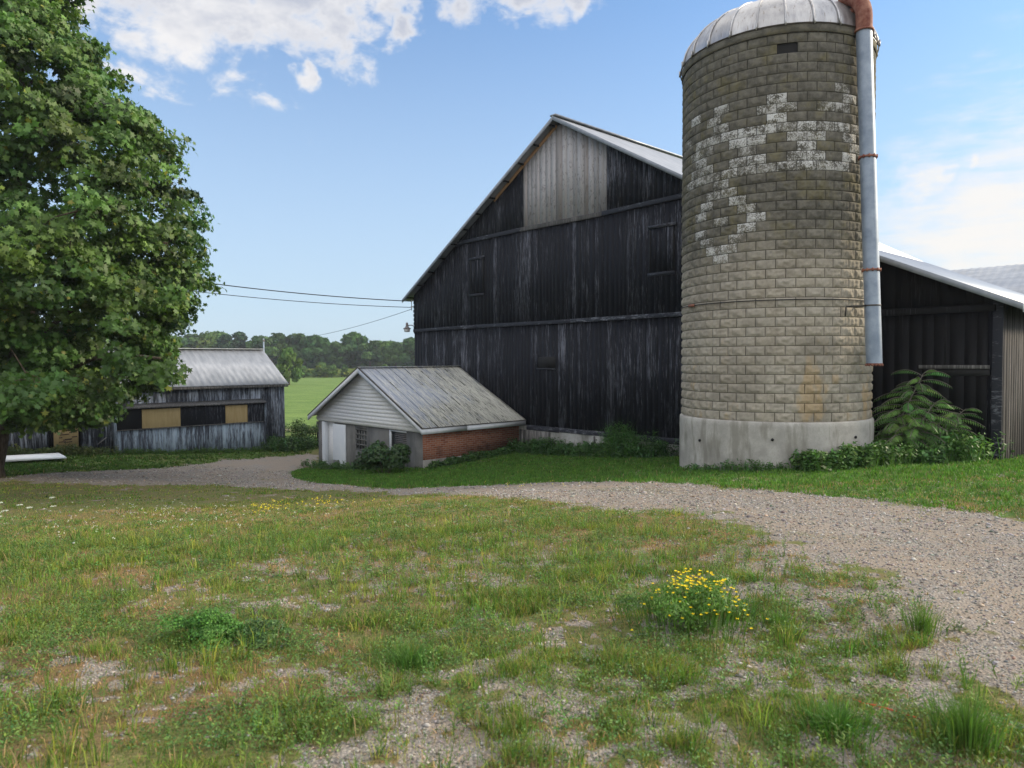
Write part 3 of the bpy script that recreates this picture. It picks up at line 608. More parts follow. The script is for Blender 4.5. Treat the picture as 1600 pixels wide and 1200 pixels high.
up_ = empty('utility_pole', (pole_b[0], pole_b[1], pz)); tag(up_, 'thin pale pole standing behind the right end of the long shed', 'pole')
mb = MB(); mb.tube([(0, 0, -.3), (0, 0, ptop[2]-pz)], [.08, .06], 10); mb.build('pole', M['galv'], up_); mb = MB(); mb.tube([(0, 0, ptop[2]-pz-.25), (0, 0, ptop[2]-pz-.1)], .09, 8); mb.build('cap', M['lamp_grey'], up_)
wire(i0+[0, 0, -.2], (pole_b[0], pole_b[1], ptop[2]-.1), .45, .011, 'thin slanting wire dropping left from the barn corner to the far pole')
# ------------------------------------------------------------------ milk house
mk = empty('milk_house', BO, RZ); tag(mk, 'low brick and render milk house with a flaking tin roof against the barn', 'building')
MY = -4.5; ML, MR = -9.0, -1.72; RS = -5.36; RZT = 1.36; EZ = -.60
def mroof(s): return RZT-(RZT-EZ)*abs(s-RS)/(RS-(-9.32))
mb = MB(); mb.box((MR-.2, MY+.0, -1.72), (MR, -.05, -.66)); mb.build('brick_wall', M['brick'], mk)
mb = MB(); mb.box((MR-.2, MY-.003, -3.2), (MR+.035, -.05, -1.722)); mb.build('plinth', M['concrete'], mk, bevel=.012)
# rendered front with openings: strips between them
DW0, DW1 = -8.62, -7.67; G0, G1 = -6.08, -5.27; W0, W1 = -3.72, -2.66
mb = MB(); yf, yb = MY-.01, MY+.2
for a, b, z0, z1 in [(ML, DW0, -3.4, -.82), (DW1, G0, -3.4, -.82), (G0, G1, -3.4, -1.76), (G1, W0, -3.4, -.82), (W0, W1, -3.4, -1.75), (W1, MR-.003, -3.4, -.82), (G0, G1, -.93, -.82), (ML, MR-.003, -3.4, -2.9)]:
    mb.box((a+.0005, yf+(.001 if z1 < -2.8 else 0), z0), (b-.0005, yb, z1))
mb.build('front_wall', M['grey_render'], mk)
mb = MB(); mb.box((ML, MY+.2, -3.3), (ML+.2, -.05, -.82)); mb.build('side_wall', M['grey_render'], mk)
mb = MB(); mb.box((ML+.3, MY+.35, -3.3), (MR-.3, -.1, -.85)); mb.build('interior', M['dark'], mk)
# door: recessed leaf, white jamb, second white leaf lying open on the wall
mb = MB(); mb.box((DW0+.2, MY+.10, -2.9), (DW1, MY+.14, -.83)); dr = mb.build('door', M['white_siding'], mk)
mb = MB(); mb.box((DW0-.02, MY-.05, -2.9), (DW0+.22, MY+.12, -.83)); mb.build('jamb', M['white_door'], dr, bevel=.008)
mb = MB(); mb.box((DW1-.02, MY-.075, -2.75), (-6.73, MY-.03, -.86)); d2 = mb.build('door', M['white_door'], mk, bevel=.006); tag(d2, 'flat white door leaf standing open against the wall')
mb = MB(); mb.box((-7.62, MY-.11, -2.6), (-7.18, MY-.078, -2.28)); mb.build('grey_plate', M['grey_render'], d2)
# glass block window
mb = MB(); mb.box((G0, MY+.06, -1.75), (G1, MY+.1, -.94)); gw = mb.build('window', M['glass'], mk)
mb = MB()
for k in range(5): x = G0+k*(G1-G0-.05)/4; mb.box((x, MY+.02, -1.75), (x+.05, MY+.055, -.94))
mb.build('window_bars', M['grey_render'], gw)
mb = MB()
for k in range(5): z = -1.75+k*(.81-.05)/4; mb.box((G0, MY+.0, z), (G1, MY+.019, z+.05))
mb.build('window_bars', M['grey_render'], gw)
# dusty window with blind
mb = MB(); mb.box((W0+.06, MY+.07, -1.75), (W1, MY+.1, -.84)); w2 = mb.build('window', M['glass'], mk)
mb = MB()
for k in range(14): z = -1.74+k*.064; mb.box((W0+.3, MY+.035, z), (W1-.03, MY+.06, z+.028))
mb.build('blind', M['lamp_grey'], w2)
mb = MB(); mb.box((W0-.0, MY-.02, -1.75), (W0+.07, MY+.05, -.83)); mb.box((W0+.07, MY-.02, -.875), (W1, MY+.05, -.83)); mb.build('window_frame', M['white_trim'], w2)
mb = MB(); mb.box((W1-.28, MY-.09, -1.86), (W1+.02, MY-.012, -1.72)); mb.build('wall_box', M['white_trim'], mk, bevel=.01)
# lap siding in the gable
mb = MB(); z = -.80; k = 0
while z < RZT-.22:
    z2 = z+.135; zt = min(z2, RZT-.12)
    def half(zz): return max(.02, (RZT-.10-zz)/((RZT-EZ)/3.96))
    h0, h1 = min(half(z), 3.8), min(half(zt), 3.8)
    a0, b0, a1, b1 = RS-h0, RS+h0, RS-h1, RS+h1
    a0 = max(a0, ML-.02); b0 = min(b0, MR+.02)
    mb.hexa([(a0, MY-.055, z), (b0, MY-.055, z), (b0, MY-.01, z), (a0, MY-.01, z), (a1, MY-.032, zt+.012), (b1, MY-.032, zt+.012), (b1, MY-.01, zt+.012), (a1, MY-.01, zt+.012)])
    z = z2; k += 1
mb.build('gable_siding', M['white_siding'], mk)
mb = MB(); R0, R1 = -9.36, -1.36
sheet(mb, (R1, MY-.25, mroof(R1)), (R1, -.06, mroof(R1)), (RS, MY-.25, RZT), (RS, -.06, RZT), 7, .004, .03)
for k in range(1, 7):
    v = MY-.25+k*(4.44)/7; mb.bar((R1, v, mroof(R1)+.018), (RS+.02, v, RZT+.016), .022, .03)
    mb.bar((R1, v-.33, mroof(R1)+.008), (RS+.02, v-.33, RZT+.006), .012, .012)
sheet(mb, (R0, MY-.25, mroof(R0)), (R0, -.06, mroof(R0)), (RS, MY-.25, RZT), (RS, -.06, RZT), 7, .012, .03)
mr = mb.build('roof', M['milk_roof'], mk)
mb = MB(); mb.bar((RS, MY-.27, RZT+.015), (RS, -.05, RZT+.015), .16, .03); mb.build('ridge_cap', M['milk_roof'], mr)
mb = MB()
for a, b in ((R0, RS), (RS+.001, R1)):
    mb.hexa([(a, MY-.30, mroof(a)-.19), (b, MY-.30, mroof(b)-.19), (b, MY-.265, mroof(b)-.19), (a, MY-.265, mroof(a)-.19), (a, MY-.30, mroof(a)-.02), (b, MY-.30, mroof(b)-.02), (b, MY-.265, mroof(b)-.02), (a, MY-.265, mroof(a)-.02)])
mb.build('barge_board', M['white_trim'], mr)
mb = MB(); mb.box((R1-.02, MY-.302, mroof(R1)-.19), (R1+.02, MY+1.6, mroof(R1)-.02)); mb.box((R1-.02, MY+1.605, mroof(R1)-.185), (R1+.02, -.1, mroof(R1)-.018)); mb.build('eave_board', M['white_trim'], mr)
mb = MB()
for a, b in ((R0, RS), (RS+.001, R1)):
    mb.hexa([(a, MY-.31, mroof(a)-.012), (b, MY-.31, mroof(b)-.012), (b, MY-.255, mroof(b)-.012), (a, MY-.255, mroof(a)-.012), (a, MY-.31, mroof(a)+.025), (b, MY-.31, mroof(b)+.025), (b, MY-.255, mroof(b)+.025), (a, MY-.255, mroof(a)+.025)])
mb.box((R1-.0, MY-.31, mroof(R1)-.016), (R1+.035, -.08, mroof(R1)+.012)); mb.build('drip_edge', M['dark_steel'], mr)

# ------------------------------------------------------------------ long shed
sh = empty('long_shed', SO, RZ); tag(sh, 'long weathered blue-grey shed with a tin roof and boarded window strip behind the maple', 'shed')
SE = .66; SR = 2.16; SD = -4.6; Y0s, Y1s = -7.0, 8.5
planks('front_wall', Y0s, Y1s, lambda v: -2.5, lambda v: SE-.06, M['shed_wood'], sh, side=-.03, wd=.2)
mb = MB(); mb.box((SD, Y0s+.05, -2.6), (-.035, Y1s-.05, SE-.1)); mb.build('frame', M['dark'], sh)
planks('end_wall', SD, 0, lambda s: -2.5, lambda s: SE+(SR-SE)*(1-abs(s+2.3)/2.3)-.05, M['shed_wood'], sh, y=Y1s+.02, wd=.2)
planks('end_wall', SD, 0, lambda s: -2.5, lambda s: SE+(SR-SE)*(1-abs(s+2.3)/2.3)-.05, M['shed_wood'], sh, y=Y0s, wd=.2)
mb = MB(); sheet(mb, (.16, Y0s-.2, SE-.06), (.16, Y1s+.16, SE-.06), (-2.3, Y0s-.2, SR), (-2.3, Y1s+.05, SR), 60, .018); sheet(mb, (SD-.15, Y0s-.2, SE-.06), (SD-.15, Y1s+.16, SE-.06), (-2.3, Y0s-.2, SR), (-2.3, Y1s+.05, SR), 60, .018)
sr_ = mb.build('roof', M['roof_metal'], sh)
mb = MB(); mb.box((.10, Y0s-.2, SE-.19), (.14, Y1s+.14, SE-.085)); mb.build('fascia', M['grey_wood'], sr_)
mb = MB(); mb.box((-2.42, Y0s-.2, SR+.015), (-2.18, Y1s+.06, SR+.045)); mb.build('ridge_cap', M['roof_metal'], sr_)
B0, B1, BX = 1.62, 7.45, .32
def bz(y): return -.10-.0*y
bay = planks('window_bay', B0, B1, lambda v: -2.4, lambda v: -1.0, M['shed_low'], sh, side=BX, wd=.19)
mb = MB(); mb.box((.01, B0+.02, -2.4), (BX-.003, B1-.02, -.18)); mb.build('bay_core', M['black_plain'], bay)
mb = MB(); mb.hexa([(.0, B0-.08, -.11), (BX+.14, B0-.08, -.2), (BX+.14, B1+.05, -.2), (.0, B1+.05, -.11), (.0, B0-.08, -.02), (BX+.14, B0-.08, -.15), (BX+.14, B1+.05, -.15), (.0, B1+.05, -.02)]); mb.build('bay_roof', M['grey_wood'], bay)
def panel(a, b, m, name='shutter_panel'):
    mb = MB(); mb.box((BX+.0, a, -.98), (BX+.04, b, -.24)); return mb.build(name, m, bay, bevel=.004)
for a, b, m in [(1.66, 2.5, 'black_plain'), (2.53, 3.95, 'ply'), (3.98, 4.9, 'black_wood'), (4.93, 5.72, 'black_wood'), (5.75, 6.68, 'ply'), (6.71, 7.4, 'black_wood')]: panel(a, b, M[m], 'plywood_panel' if m == 'ply' else 'shutter_panel')
mb = MB(); mb.box((BX+.03, B0, -1.02), (BX+.07, B1, -.985)); mb.build('bay_rail', M['grey_wood'], bay)
for v in (B0-.02, B1+.01):
    mb = MB(); mb.box((0, v, -2.4), (BX+.05, v+.03, -.2)); mb.build('bay_side', M['shed_low'], bay)
mb = MB(); mb.box((.03, -.36, -1.68), (.075, .42, .2)); pd = mb.build('plywood_door', M['ply'], sh)
mb = MB()
for k in range(16):
    y = -.22+.5*random.random(); z = -1.35+.085*(k % 8)+.03*random.random(); w_ = random.uniform(.08, .3); mb.hexa([(.0755, y, z), (.079, y, z), (.079, min(y+w_, .38), z+.01), (.0755, min(y+w_, .38), z+.01), (.0755, y, z+.035), (.079, y, z+.035), (.079, min(y+w_, .38), z+.05), (.0755, min(y+w_, .38), z+.05)])
mb.build('dark_smears', M['scrawl'], pd)
mb = MB(); mb.box((.0, -.50, -1.8), (.06, -.38, .5)); mb.box((.0, .44, -1.8), (.05, .5, .3)); mb.build('door_frame', M['black_plain'], sh)
pA = G(138, 707); pB = SO+ey*1.35+ex*.1; pB[2] = -1.25
mb = MB(); mb.bar(pA+[0, 0, .02], pB, .09, .03); tag(mb.build('leaning_plank', M['grey_wood']), 'grey plank leaning against the shed between the plywood door and the window bay', 'plank')
p1, p2, p3, p4 = G(4, 727), G(104, 721), G(92, 714), G(4, 719)
mb = MB(); vsb = [p+np.array([0, 0, .10]) for p in (p1, p2, p3, p4)]+[p+np.array([0, 0, .15]) for p in (p1, p2, p3, p4)]; mb.hexa(vsb); tag(mb.build('white_board', M['sheet_white']), 'flat white board lying in the grass beside the maple trunk', 'board')

# ------------------------------------------------------------------ silo
SC = np.array([6.2, 16.8]); SRAD = 2.1
si = empty('silo', (SC[0], SC[1], 0)); tag(si, 'tall round block silo with a metal dome and a white painted block pattern', 'silo')
ztop = 8.30; CH = .2; z0b = .27-.0; NC = 33; NROW = int(round((ztop-z0b)/CH)); CH = (ztop-z0b)/NROW
white = [(1222,145),(1312,143),(1133,163),(1205,162),(1237,159),(1300,159),(1324,161),(1222,176),(1312,175),(1133,193),(1125,209),(1144,208),(1172,199),(1204,194),(1237,192),(1269,190),(1298,191),(1323,193),(1338,195),(1152,219),(1174,214),(1190,212),(1251,208),(1283,207),(1332,210),(1172,231),(1267,223),(1338,227),(1157,250),(1187,243),(1251,239),(1283,238),(1331,241),(1136,271),(1150,266),(1172,261),(1204,257),(1237,256),(1269,255),(1298,254),(1323,256),(1130,284),(1131,165),(1120,182),(1131,195),(1084,192),(1110,214),(1125,212),(1100,220),(1077,220),(1107,234),(1087,240),(1097,252),(1107,261),(1090,269),(1122,272),(1147,265),(1097,282),(1077,287),(1115,277),(1131,285),(1145,296),(1119,304),(1157,309),(1107,322),(1172,323),(1097,340),(1186,335),(1129,345),(1170,354),(1094,365),(1155,371),(1105,380),(1141,388),(1117,394),(1129,405)]
wset = set(); centers = {}
for r in range(NROW):
    zc = ztop-(r+.5)*CH
    for c in range(NC):
        a = 2*math.pi*(c+.5*(r % 2))/NC; p = (SC[0]+SRAD*math.cos(a), SC[1]+SRAD*math.sin(a), zc)
        if math.cos(a)*(0-SC[0])+math.sin(a)*(0-SC[1]) > .1: centers[(r, c)] = projN(p)
keys = list(centers); CP = np.array([centers[k] for k in keys])
for wx, wy in white: wset.add(keys[int(np.argmin((CP[:, 0]-wx)**2+((CP[:, 1]-wy)*1.4)**2))])
us = np.array([0, .02, .06, .10, .16, .22, .28, .34, .41, .48, .55, .62, .69, .75, .81, .87, .92, .96, .98]); vs_ = np.array([0, .04, .10, .19, .32, .46, .60, .73, .84, .92, .97])
UU, VV = np.meshgrid(us, vs_, indexing='ij'); nu, nv_ = len(us), len(vs_)
V = []; FI = []; paint = []; rnd_ = []; joint = []; base = 0
qi = np.array([(a*nv_+b, (a+1)*nv_+b, (a+1)*nv_+b+1, a*nv_+b+1) for a in range(nu-1) for b in range(nv_-1)])
edge_w = np.minimum(np.minimum(UU, .98-UU)*2.1, np.minimum(VV, .97-VV)); prof = sstep(edge_w, 0, .035)*.012+sstep(edge_w, .09, .24)*.012
for r in range(NROW):
    for c in range(NC):
        a0 = 2*math.pi*(c-.5+.5*(r % 2))/NC; da = 2*math.pi/NC
        if (r, c) in centers and abs(centers[(r, c)][0]-1238) < 12 and r == 1: continue   # a block has fallen out
        if (r, c) in centers and False: pass
        A_ = a0+UU*da; Z_ = ztop-(r+1)*CH+VV*CH
        lum = (fbm(UU*4+(c % 3)*9.1, VV*2+(r % 2)*5.3, .6, 77, 3)-.5)*.075*sstep(edge_w, .07, .2)+(np.abs(np.sin(UU*math.pi*3.6+.3))-.5)*.020*sstep(edge_w, .07, .2)
        soft = .85 if r > 12 else .5
        dd = -.018+prof*(.6+.4*soft)+lum*soft+random.uniform(-.003, .004)
        rr_ = SRAD+dd; V.append(np.stack([rr_*np.cos(A_), rr_*np.sin(A_), Z_], -1).reshape(-1, 3)); FI.append(qi+base); base += nu*nv_
        paint += [(random.uniform(.55, 1.0) if (r, c) in wset else 0.)]*len(qi); rnd_ += [random.random()]*len(qi); joint.append((1-sstep(edge_w, 0, .035)).ravel())
FI = np.vstack(FI)
raw_mesh('block_wall', np.vstack(V), FI.ravel(), np.full(len(FI), 4), M['silo_block'], si, {'paint': ('FACE', np.array(paint)), 'rnd': ('FACE', np.array(rnd_)), 'joint': ('POINT', np.concatenate(joint))})
mb = MB(); mb.lathe([(SRAD-.05, z0b-.3), (SRAD-.05, ztop)], (0, 0, 0), 66); mb.build('joint_core', M['dark'], si)
mb = MB(); prof_ = [(SRAD-.06, z0b+.01), (SRAD+.03, z0b), (SRAD+.05, z0b-.03)]+[(SRAD+.055+.004*math.sin(k*2.1), z0b-.1-k*.15) for k in range(9)]; mb.lathe(prof_, (0, 0, 0), 90); mb.build('concrete_base', M['concrete'], si, smooth=True)
for px, py in ((1094, 688), (1207, 687), (1336, 683)):
    d_ = ray(px, py); dd = d_[:2]/np.linalg.norm(d_[:2]); b_ = dd@SC; disc = b_*b_-(SC@SC-(SRAD+.05)**2); t_ = b_-math.sqrt(max(disc, 0)); q = dd*t_-SC; zz_ = EYE+d_[2]/np.linalg.norm(d_[:2])*t_
    mb = MB(); n_v = q/np.linalg.norm(q); mb.tube([(q[0]-n_v[0]*.05, q[1]-n_v[1]*.05, zz_), (q[0]+n_v[0]*.03, q[1]+n_v[1]*.03, zz_)], .03, 8); mb.build('tie_hole', M['dark'], si)
mb = MB(); mb.lathe([(SRAD+.012, ztop-.01), (SRAD+.03, ztop), (SRAD+.03, ztop+.15), (SRAD-.02, ztop+.16)], (0, 0, 0), 66); mb.build('top_course', M['silo_block'], si)
mb = MB(); mb.lathe([(SRAD+.045, ztop+.14), (SRAD+.07, ztop+.155), (SRAD+.045, ztop+.175)], (0, 0, 0), 66); mb.build('rim_band', M['dark_steel'], si)
# dome of gores
NG = 24; dz0 = ztop+.165; DH = 1.25
dm = MB(); ribs = MB()
for g in range(NG):
    a0 = 2*math.pi*g/NG; vs = []; ns = 14; nk = 4
    for k in range(ns+1):
        ph = k/ns*math.pi/2*.97
        for q in range(nk+1):
            a = a0+2*math.pi/NG*q/nk; R_ = (SRAD+.03)*math.cos(ph)*(1-.012*math.sin(math.pi*q/nk)); vs.append((R_*math.cos(a), R_*math.sin(a), dz0+DH*math.sin(ph)))
    dm.add(vs, [(k*(nk+1)+q, k*(nk+1)+q+1, (k+1)*(nk+1)+q+1, (k+1)*(nk+1)+q) for k in range(ns) for q in range(nk)])
    ribs.tube([((SRAD+.045)*math.cos(k/ns*math.pi/2*.97)*math.cos(a0), (SRAD+.045)*math.cos(k/ns*math.pi/2*.97)*math.sin(a0), dz0+DH*math.sin(k/ns*math.pi/2*.97)) for k in range(ns+1)], .022, 6)
    R2 = SRAD+.075; ribs.tube([(R2*math.cos(a0), R2*math.sin(a0), dz0-.04), (R2*math.cos(a0), R2*math.sin(a0), dz0+.10)], .018, 5)
do = dm.build('dome', M['dome'], si, smooth=True); rb_ = ribs.build('dome_ribs', M['dome'], do, smooth=True)
mb = MB(); mb.lathe([(.4, dz0+DH*.985), (.42, dz0+DH+.03), (.05, dz0+DH+.1)], (0, 0, 0), 20); mb.build('dome_cap', M['dome'], do)
# tie rod round the silo, slightly out of level
hz_ = projN((0, 0, 0)); mb = MB(); zt_ = 2.83
mb.tube([((SRAD+.035)*math.cos(t), (SRAD+.035)*math.sin(t), zt_) for t in np.linspace(0, 2*math.pi, 73)], .012, 6, cap=False); hp = mb.build('tie_rod', M['wire'], si, smooth=True)
mb = MB(); a = math.atan2(-16.8, -6.2)-math.radians(55); mb.tube([((SRAD+.05)*math.cos(a+t), (SRAD+.05)*math.sin(a+t), zt_) for t in (-.05, 0, .05)], .035, 6); mb.build('turnbuckle', M['rust'], hp)
# filler pipe
pt, pb = atY(1350, 50, 14.80), atY(1366, 569, 14.72)
fp = empty('filler_pipe', tuple(pb)); tag(fp, 'blue-grey galvanised filler pipe with a red elbow running down the silo', 'pipe')
pr = .155; rel = lambda p: np.array(p)-pb
mb = MB(); n = 28; P_ = [rel(pb+(pt-pb)*t) for t in np.linspace(0, 1, 12)]; mb.tube(P_, pr, n, cap=False); mb.tube(P_[:2], pr-.01, n, cap=False); mb.build('pipe', M['galv'], fp, smooth=True)
for t_, w_ in ((.285, .02), (.625, .02)):
    mb = MB(); c = rel(pb+(pt-pb)*t_); mb.lathe([(pr+.002, -w_), (pr+.02, -w_), (pr+.02, w_), (pr+.002, w_)], c, n)
    for k in range(10):
        a = 2*math.pi*k/10; mb.tube([c+np.array([(pr+.018)*math.cos(a), (pr+.018)*math.sin(a), -.035]), c+np.array([(pr+.018)*math.cos(a), (pr+.018)*math.sin(a), .035])], .016, 6)
    mb.build('clamp', M['rust'], fp)
mb = MB(); mb.lathe([(pr-.012, -.02), (pr+.006, -.025), (pr+.006, .02)], (0, 0, 0), n)
for k in range(14): a = 2*math.pi*k/14; mb.tube([(pr*math.cos(a), pr*math.sin(a), -.04), (pr*math.cos(a), pr*math.sin(a), 0)], .02, 5)
mb.build('rusty_rim', M['rust'], fp)
mb = MB(); mb.lathe([(pr+.001, .0), (pr+.03, .0), (pr+.03, .04), (pr+.001, .04)], rel(pt), n)
ctr = np.array([SC[0], SC[1], 0]); tow = ctr-pt; tow[2] = 0; tow /= np.linalg.norm(tow)
el = [rel(pt)]
for k in range(9):
    t = k/8*math.radians(78); el.append(rel(pt)+np.array([0, 0, .30])+tow*(1-math.cos(t))*.62+np.array([0, 0, 1])*math.sin(t)*.62)
mb.tube(el, pr+.005, n, cap=False); mb.build('elbow', M['rust'], fp, smooth=True)
mb = MB(); q = el[-1]; mb.bar(q+tow*-.3-np.array([0, 0, .35]), q+tow*.9+np.array([0, 0, -.62]), .10, .10); mb.bar(q+tow*.1-np.array([0, 0, .2]), q+tow*.9+np.array([0, 0, -.3]), .24, .2); mb.build('spout_bracket', M['rust'], fp)
mb = MB(); c = rel(pb+(pt-pb)*.178); tw = tow.copy(); mb.tube([c+tw*.2, c+tw*.45+np.array([-.12, 0, 0])], .018, 6); s_ = atY(1322, 479, 14.75); mb.tube([c+np.array([-pr, -.03, 0]), rel(s_)], .02, 6); mb.tube([rel(s_), rel(s_)+[0, .03, -.2]], .016, 6); mb.lathe([(pr+.001, -.015), (pr+.008, -.015), (pr+.008, .015), (pr+.001, .015)], c, n); mb.build('bracket', M['dark_steel'], fp)
# ------------------------------------------------------------------ vegetation helpers
def unit(v): return v/(np.linalg.norm(v, axis=-1, keepdims=True)+1e-9)
LEAF5 = np.array([(0, -.5), (.16, -.22), (.52, -.18), (.26, .05), (.34, .34), (.1, .22), (0, .58), (-.1, .22), (-.34, .34), (-.26, .05), (-.52, -.18), (-.16, -.22)])
OVAL = np.array([(0, -.5), (.26, -.12), (.2, .25), (0, .5), (-.2, .25), (-.26, -.12)])
LANCE = np.array([(0, -.5), (.15, -.05), (0, .5), (-.15, -.05)])
TUFTL = np.array([(0, -.5), (.45, -.3), (.2, .0), (.5, .35), (.05, .2), (-.25, .5), (-.2, .1), (-.5, -.1)])
def cards(Cn, Nm, size, shape, colr, fold=.18, updir=None):
    """leaf shaped polygons: centres, normals, sizes, per-leaf colours"""
    N_ = len(Cn); k = len(shape); t = rng.normal(size=(N_, 3)) if updir is None else updir
    u = unit(t-Nm*(t*Nm).sum(-1, keepdims=True)); v = np.cross(Nm, u); s = np.asarray(size).reshape(-1, 1, 1)
    P = Cn[:, None, :]+s*(v[:, None, :]*shape[None, :, 0:1]+u[:, None, :]*shape[None, :, 1:2]-Nm[:, None, :]*(np.abs(shape[None, :, 0:1])*fold*2+np.abs(shape[None, :, 1:2])*fold))
    V = P.reshape(-1, 3); return V, np.arange(N_*k), np.full(N_, k), np.repeat(colr, k, axis=0)
def join(parts):
    V = []; I = []; C_ = []; K_ = []; b = 0
    for v, i, c, k in parts: V.append(v); I.append(i+b); C_.append(c); K_.append(k); b += len(v)
    return np.vstack(V), np.concatenate(I), np.concatenate(C_), np.vstack(K_)
def leafobj(name, parts, m, parent=None, loc=None):
    V, I, C_, K_ = join(parts); return raw_mesh(name, V, I, C_, m, parent, {'col': ('POINT', K_)}, loc=loc)
def vary(c, n, v=.25, hue=.12):
    c = np.array(c, float)[None]*(1+rng.normal(size=(n, 1))*v).clip(.35, 1.9); h = rng.normal(size=(n, 1))*hue
    return (c*np.hstack([1+h, 1+h*.15, 1-h*.4])).clip(.003, .9)
def blades(B, hgt, wid, lean, colr, bend=.45):
    """bent grass blades: base points (N,3), heights, widths, lean vectors (N,2)"""
    N_ = len(B); lv = np.hstack([lean, np.zeros((N_, 1))]); a = rng.uniform(0, math.pi, N_); sd_ = np.stack([np.cos(a), np.sin(a), 0*a], 1)*(wid[:, None]/2)
    h = hgt[:, None]; up_v = np.array([0, 0, 1.])
    m = B+lv*h*.35+up_v*h*.55; t = B+lv*h*(.35+bend+.2)+up_v*h*(1-.35*np.linalg.norm(lean, axis=1, keepdims=True))
    V = np.stack([B-sd_, B+sd_, m+sd_*.75, m-sd_*.75, t], 1).reshape(-1, 3); o = np.arange(N_)[:, None]*5
    I = np.hstack([o, o+1, o+2, o+3, o+3, o+2, o+4]).ravel(); cnt = np.tile([4, 3], N_)
    return V, I, cnt, np.repeat(colr, 5, axis=0)
def tuft_scatter(X, Y, nb, h, spread, wd, base_col, v=.25, hue=.12, lean=.5, dry=0., zoff=0):
    """nb blades on every tuft"""
    n = len(X); Z = H(X, Y)+zoff; hh = np.repeat(h*rng.uniform(.6, 1.3, n), nb)*rng.uniform(.45, 1.1, n*nb)
    a = rng.uniform(0, 2*math.pi, n*nb); r = np.abs(rng.normal(size=n*nb))*spread
    bx = np.repeat(X, nb)+r*np.cos(a); by = np.repeat(Y, nb)+r*np.sin(a); B = np.stack([bx, by, np.repeat(Z, nb)-.006], 1)
    ln = np.stack([np.cos(a), np.sin(a)], 1)*(rng.uniform(.05, 1., (n*nb, 1))*lean)+rng.normal(size=(n*nb, 2))*.12
    if callable(base_col): cc = base_col(n)
    else: cc = vary(base_col, n, v, hue)
    cc = np.repeat(cc, nb, axis=0)*(1+rng.normal(size=(n*nb, 1))*.15).clip(.5, 1.5)
    if dry > 0:
        k = rng.random(n*nb) < dry; cc[k] = vary((.26, .19, .10), k.sum(), .2, .05)
    return blades(B, hh, np.full(n*nb, wd)*rng.uniform(.6, 1.3, n*nb), ln, cc)

# ------------------------------------------------------------------ foreground turf
def scatter(n, y0, y1, power=1.):
    """random points of the visible wedge of ground"""
    y = np.sqrt(rng.uniform(y0**2, y1**2, n)) if power == 1 else rng.uniform(y0, y1, n); x = rng.uniform(-.80, .80, n)*(y+.6); return x, y
def greens(n):
    k = rng.random(n); c = vary((.108, .198, .032), n, .30, .16); m = k < .34; c[m] = vary((.23, .26, .05), m.sum(), .22, .12); m = k > .86; c[m] = vary((.06, .12, .025), m.sum(), .2, .08); return c
parts = []; weeds = []; stonesP = []
for (n, y0, y1, nb, h, wd, thr) in [(52000, 1.9, 4.2, 9, .050, .0034, 1), (62000, 4.2, 8, 8, .050, .0050, 1), (40000, 8, 13, 6, .042, .009, 1), (36000, 13, 21, 5, .042, .016, 1)]:
    x, y = scatter(n, y0, y1); gv, tn_, g_, rd_ = fields(x, y); dn = fbm(x, y, .7, 41, 4); d2_ = fbm(x, y, .28, 51, 2)
    keep = (rng.random(n) < np.clip((.97-.95*g_-.50*gv-.5*tn_)*(.12+.88*sstep(dn, .40, .58))*np.where(y < 9, .10+.90*sstep(fbm(x, y, .30, 14, 3), .42, .56), 1)+.05*(g_ < .5)+.18*(y > 8), 0, 1)) & (rd_ < .25*rng.random(n))
    keep &= ~(sdist(x, y, up_poly) > 0)
    x, y, dn, d2_ = x[keep], y[keep], dn[keep], d2_[keep]
    lowh = np.where(y > 9.5, .75, 1.)
    hsc = (h*(.55+1.3*sstep(d2_, .4, .7)))*lowh
    parts.append(tuft_scatter(x, y, nb, hsc, .030+.002*y0, wd, greens, lean=.75, dry=.20+.10*(y0 > 7)))
# taller looser plants
x, y = scatter(5200, 1.9, 8.5); gv, tn_, g_, rd_ = fields(x, y); dn = fbm(x, y, .55, 61, 3); keep = (dn > .54) & (gv < .55) & (rd_ < 0); x, y = x[keep], y[keep]
parts.append(tuft_scatter(x, y, 9, np.full(len(x), .15), .03, .0052, greens, lean=.55, dry=.12))
x, y = scatter(1500, 1.9, 9); gv, tn_, g_, rd_ = fields(x, y); keep = (rd_ < .3) & (g_ < .9) & (rng.random(1500) < .35); x, y = x[keep], y[keep]
parts.append(tuft_scatter(x, y, 12, np.full(len(x), .10), .035, .005, greens, lean=.8, dry=.05))
tag(leafobj('grass', parts, M['blade']), kind='stuff')
# dry thatch lying over the tan spots
parts = []
x, y = scatter(42000, 1.9, 12); gv, tn_, g_, rd_ = fields(x, y); keep = (rng.random(42000) < .22+.8*tn_) & (rd_ < .1) & (gv < .8); x, y = x[keep], y[keep]
parts.append(tuft_scatter(x, y, 6, np.full(len(x), .055), .05, .0042, lambda n: vary((.34, .215, .11), n, .28, .10), lean=1.5))
tag(leafobj('dry_grass', parts, M['blade']), kind='stuff')
x = rng.uniform(-14, 11, 26000); y = rng.uniform(3.5, 26, 26000); gv, tn_, g_, rd_ = fields(x, y); keep = (rd_ > -.15) & (fbm(x, y, .8, 27, 4) > .56+.16*sstep(rd_, .0, .7)); x, y = x[keep], y[keep]
tag(leafobj('grass', [tuft_scatter(x, y, 6, np.full(len(x), .035), .04, .008, greens, lean=.9, dry=.4)], M['blade']), kind='stuff')
